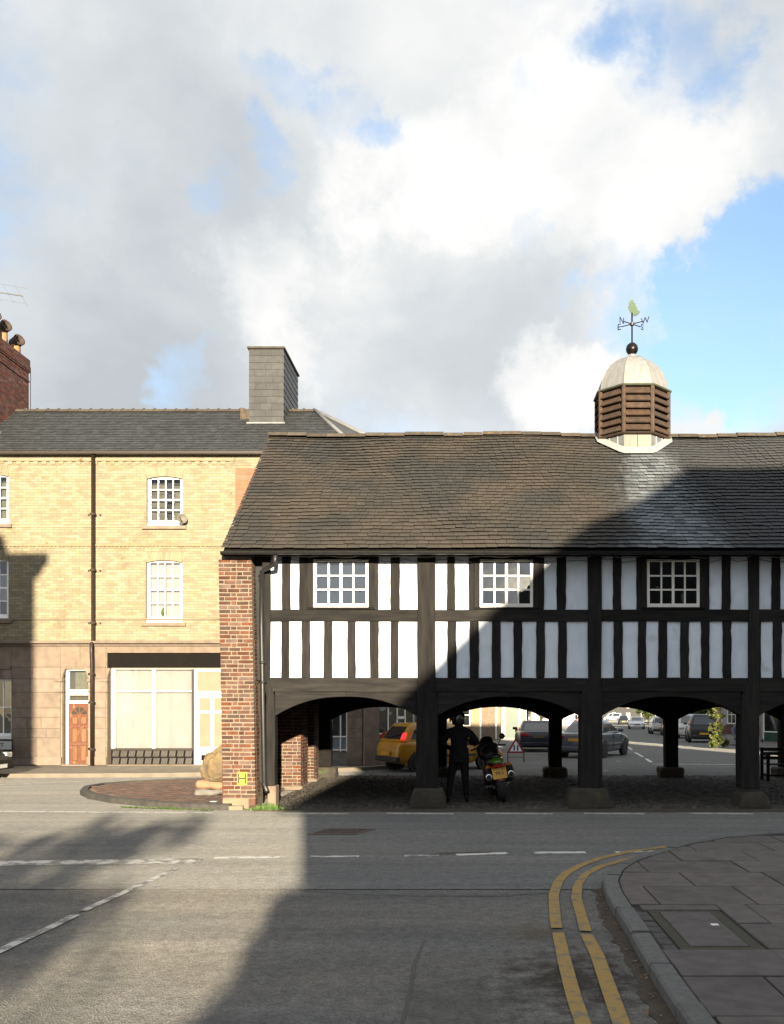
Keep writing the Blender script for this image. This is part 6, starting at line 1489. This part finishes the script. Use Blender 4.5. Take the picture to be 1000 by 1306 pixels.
house('town_house', 'red brick house beyond the white house on the right of the far street', 25.5, 92, 14, 7, 6.5, pm('row brick', (.2, .085, .06), (.15, .07, .05), .9, 2), slate_grey, sr_, 6, 2, group=hg)
house('town_house', 'grey stone house at the end of the right-hand row', 31, 122, 22, 8, 6.5, stone_grey, slate_grey, sr_, 8, 2, group=hg)
house('town_house', 'long dark terrace closing the far end of the street', 46, 285, 70, 9, 7, pm('far stone', (.05, .05, .05)), slate_grey, 0, 16, 2, group=hg)
# right-hand far pavement
rp = [(60, 33.5), (18, 34.6), (15.2, 37.5), (13.6, 42), (13.9, 50), (15.9, 62), (17.3, 74), (19.3, 90), (24.5, 120), (31, 160), (37, 200)]
fp = struct(MB().loft([[(x, y, gz(y)-.03), (x, y, gz(y)+.1), (x+14, y+2, gz(y)+.1), (x+14, y+2, gz(y)-.03)] for x, y in rp[1:]]).build('pavement', slab_m))
MB().loft([[(x-.02, y, gz(y)-.03), (x-.02, y, gz(y)+.115), (x+.14, y, gz(y)+.115), (x+.14, y, gz(y)-.03)] for x, y in rp[1:]]).build('kerb_stone', kerb_m, fp)
climb = pm('sunlit yellow green leaf', (.075, .12, .022), (.13, .13, .025), .6, 6, .4)
p = at(914, 954)
leafy('street_tree', 'slender yellow-green leafy tree lit by the sun beside the dark parked car', p, 2.2, [(0, 0, 1.3, .38, .38, 1.1, 40), (0, 0, .28, .65, .5, .3, 22), (.1, 0, 2.6, 1.2, .9, .6, 40), (-.5, 0, 2.3, .6, .5, .3, 12)], 8500, .06, climb, tr=.07, seed=8)
for k, (px, yy, hh_) in enumerate(((840, 112, 5.5), (868, 104, 6), (812, 170, 7), (890, 96, 5))):
    X_ = (px-CX)/F*yy
    leafy('street_tree', ['dark leafy tree overhanging the parked cars on the right', 'dense dark tree behind the silver hatchback', 'tall dark tree at the far end of the parked row', 'dark tree before the red brick house'][k], (X_+2.2, yy, gz(yy)), 1.8, [(0, 0, hh_*.55, 2.4, 2, hh_*.4, 70)], 3200, .22, leaf_m, seed=20+k, tr=.16, group='trees along the far street')
leafy('street_tree', 'autumn tinted small tree before the far left houses', (6.7, 88, gz(88)), 1.6, [(0, 0, 2.6, 1.1, 1, 1.2, 40)], 2200, .14, pm('autumn leaf', (.22, .13, .04), (.16, .14, .03), .6, 5, .3), seed=31, group='trees along the far street', tr=.12)
ws = thing('round_sign', 'round blue and white advertising disc standing before the white house', 'sign', (0, 0, 0))
q = at(942, 945); MB().lathe([(.01, -.03), (.45, -.03), (.45, .03), (.01, .03)], (q[0], q[1], q[2]+.62), 28, 'y').build('disc', pm('blue disc', (.10, .14, .28), (.08, .11, .22), .5), ws)
MB().lathe([(.33, -.036), (.43, -.036), (.43, -.031), (.33, -.031)], (q[0], q[1], q[2]+.62), 28, 'y', cap=False).build('rim', wht, ws); MB().box(q[0]-.3, q[1]-.1, q[2], q[0]+.3, q[1]+.1, q[2]+.17).build('foot', iron, ws)
q = at(972.5, 949); po = thing('post', 'slim pale post on the far pavement before the green shop', 'post', q)
MB().tube([q, (q[0], q[1], q[2]+3.2)], .045, 8).build('shaft', pm('pale post', (.3, .32, .3)), po); MB().lathe([(.07, 0), (.07, .25), (.05, .3)], q, 10).build('base', iron, po)
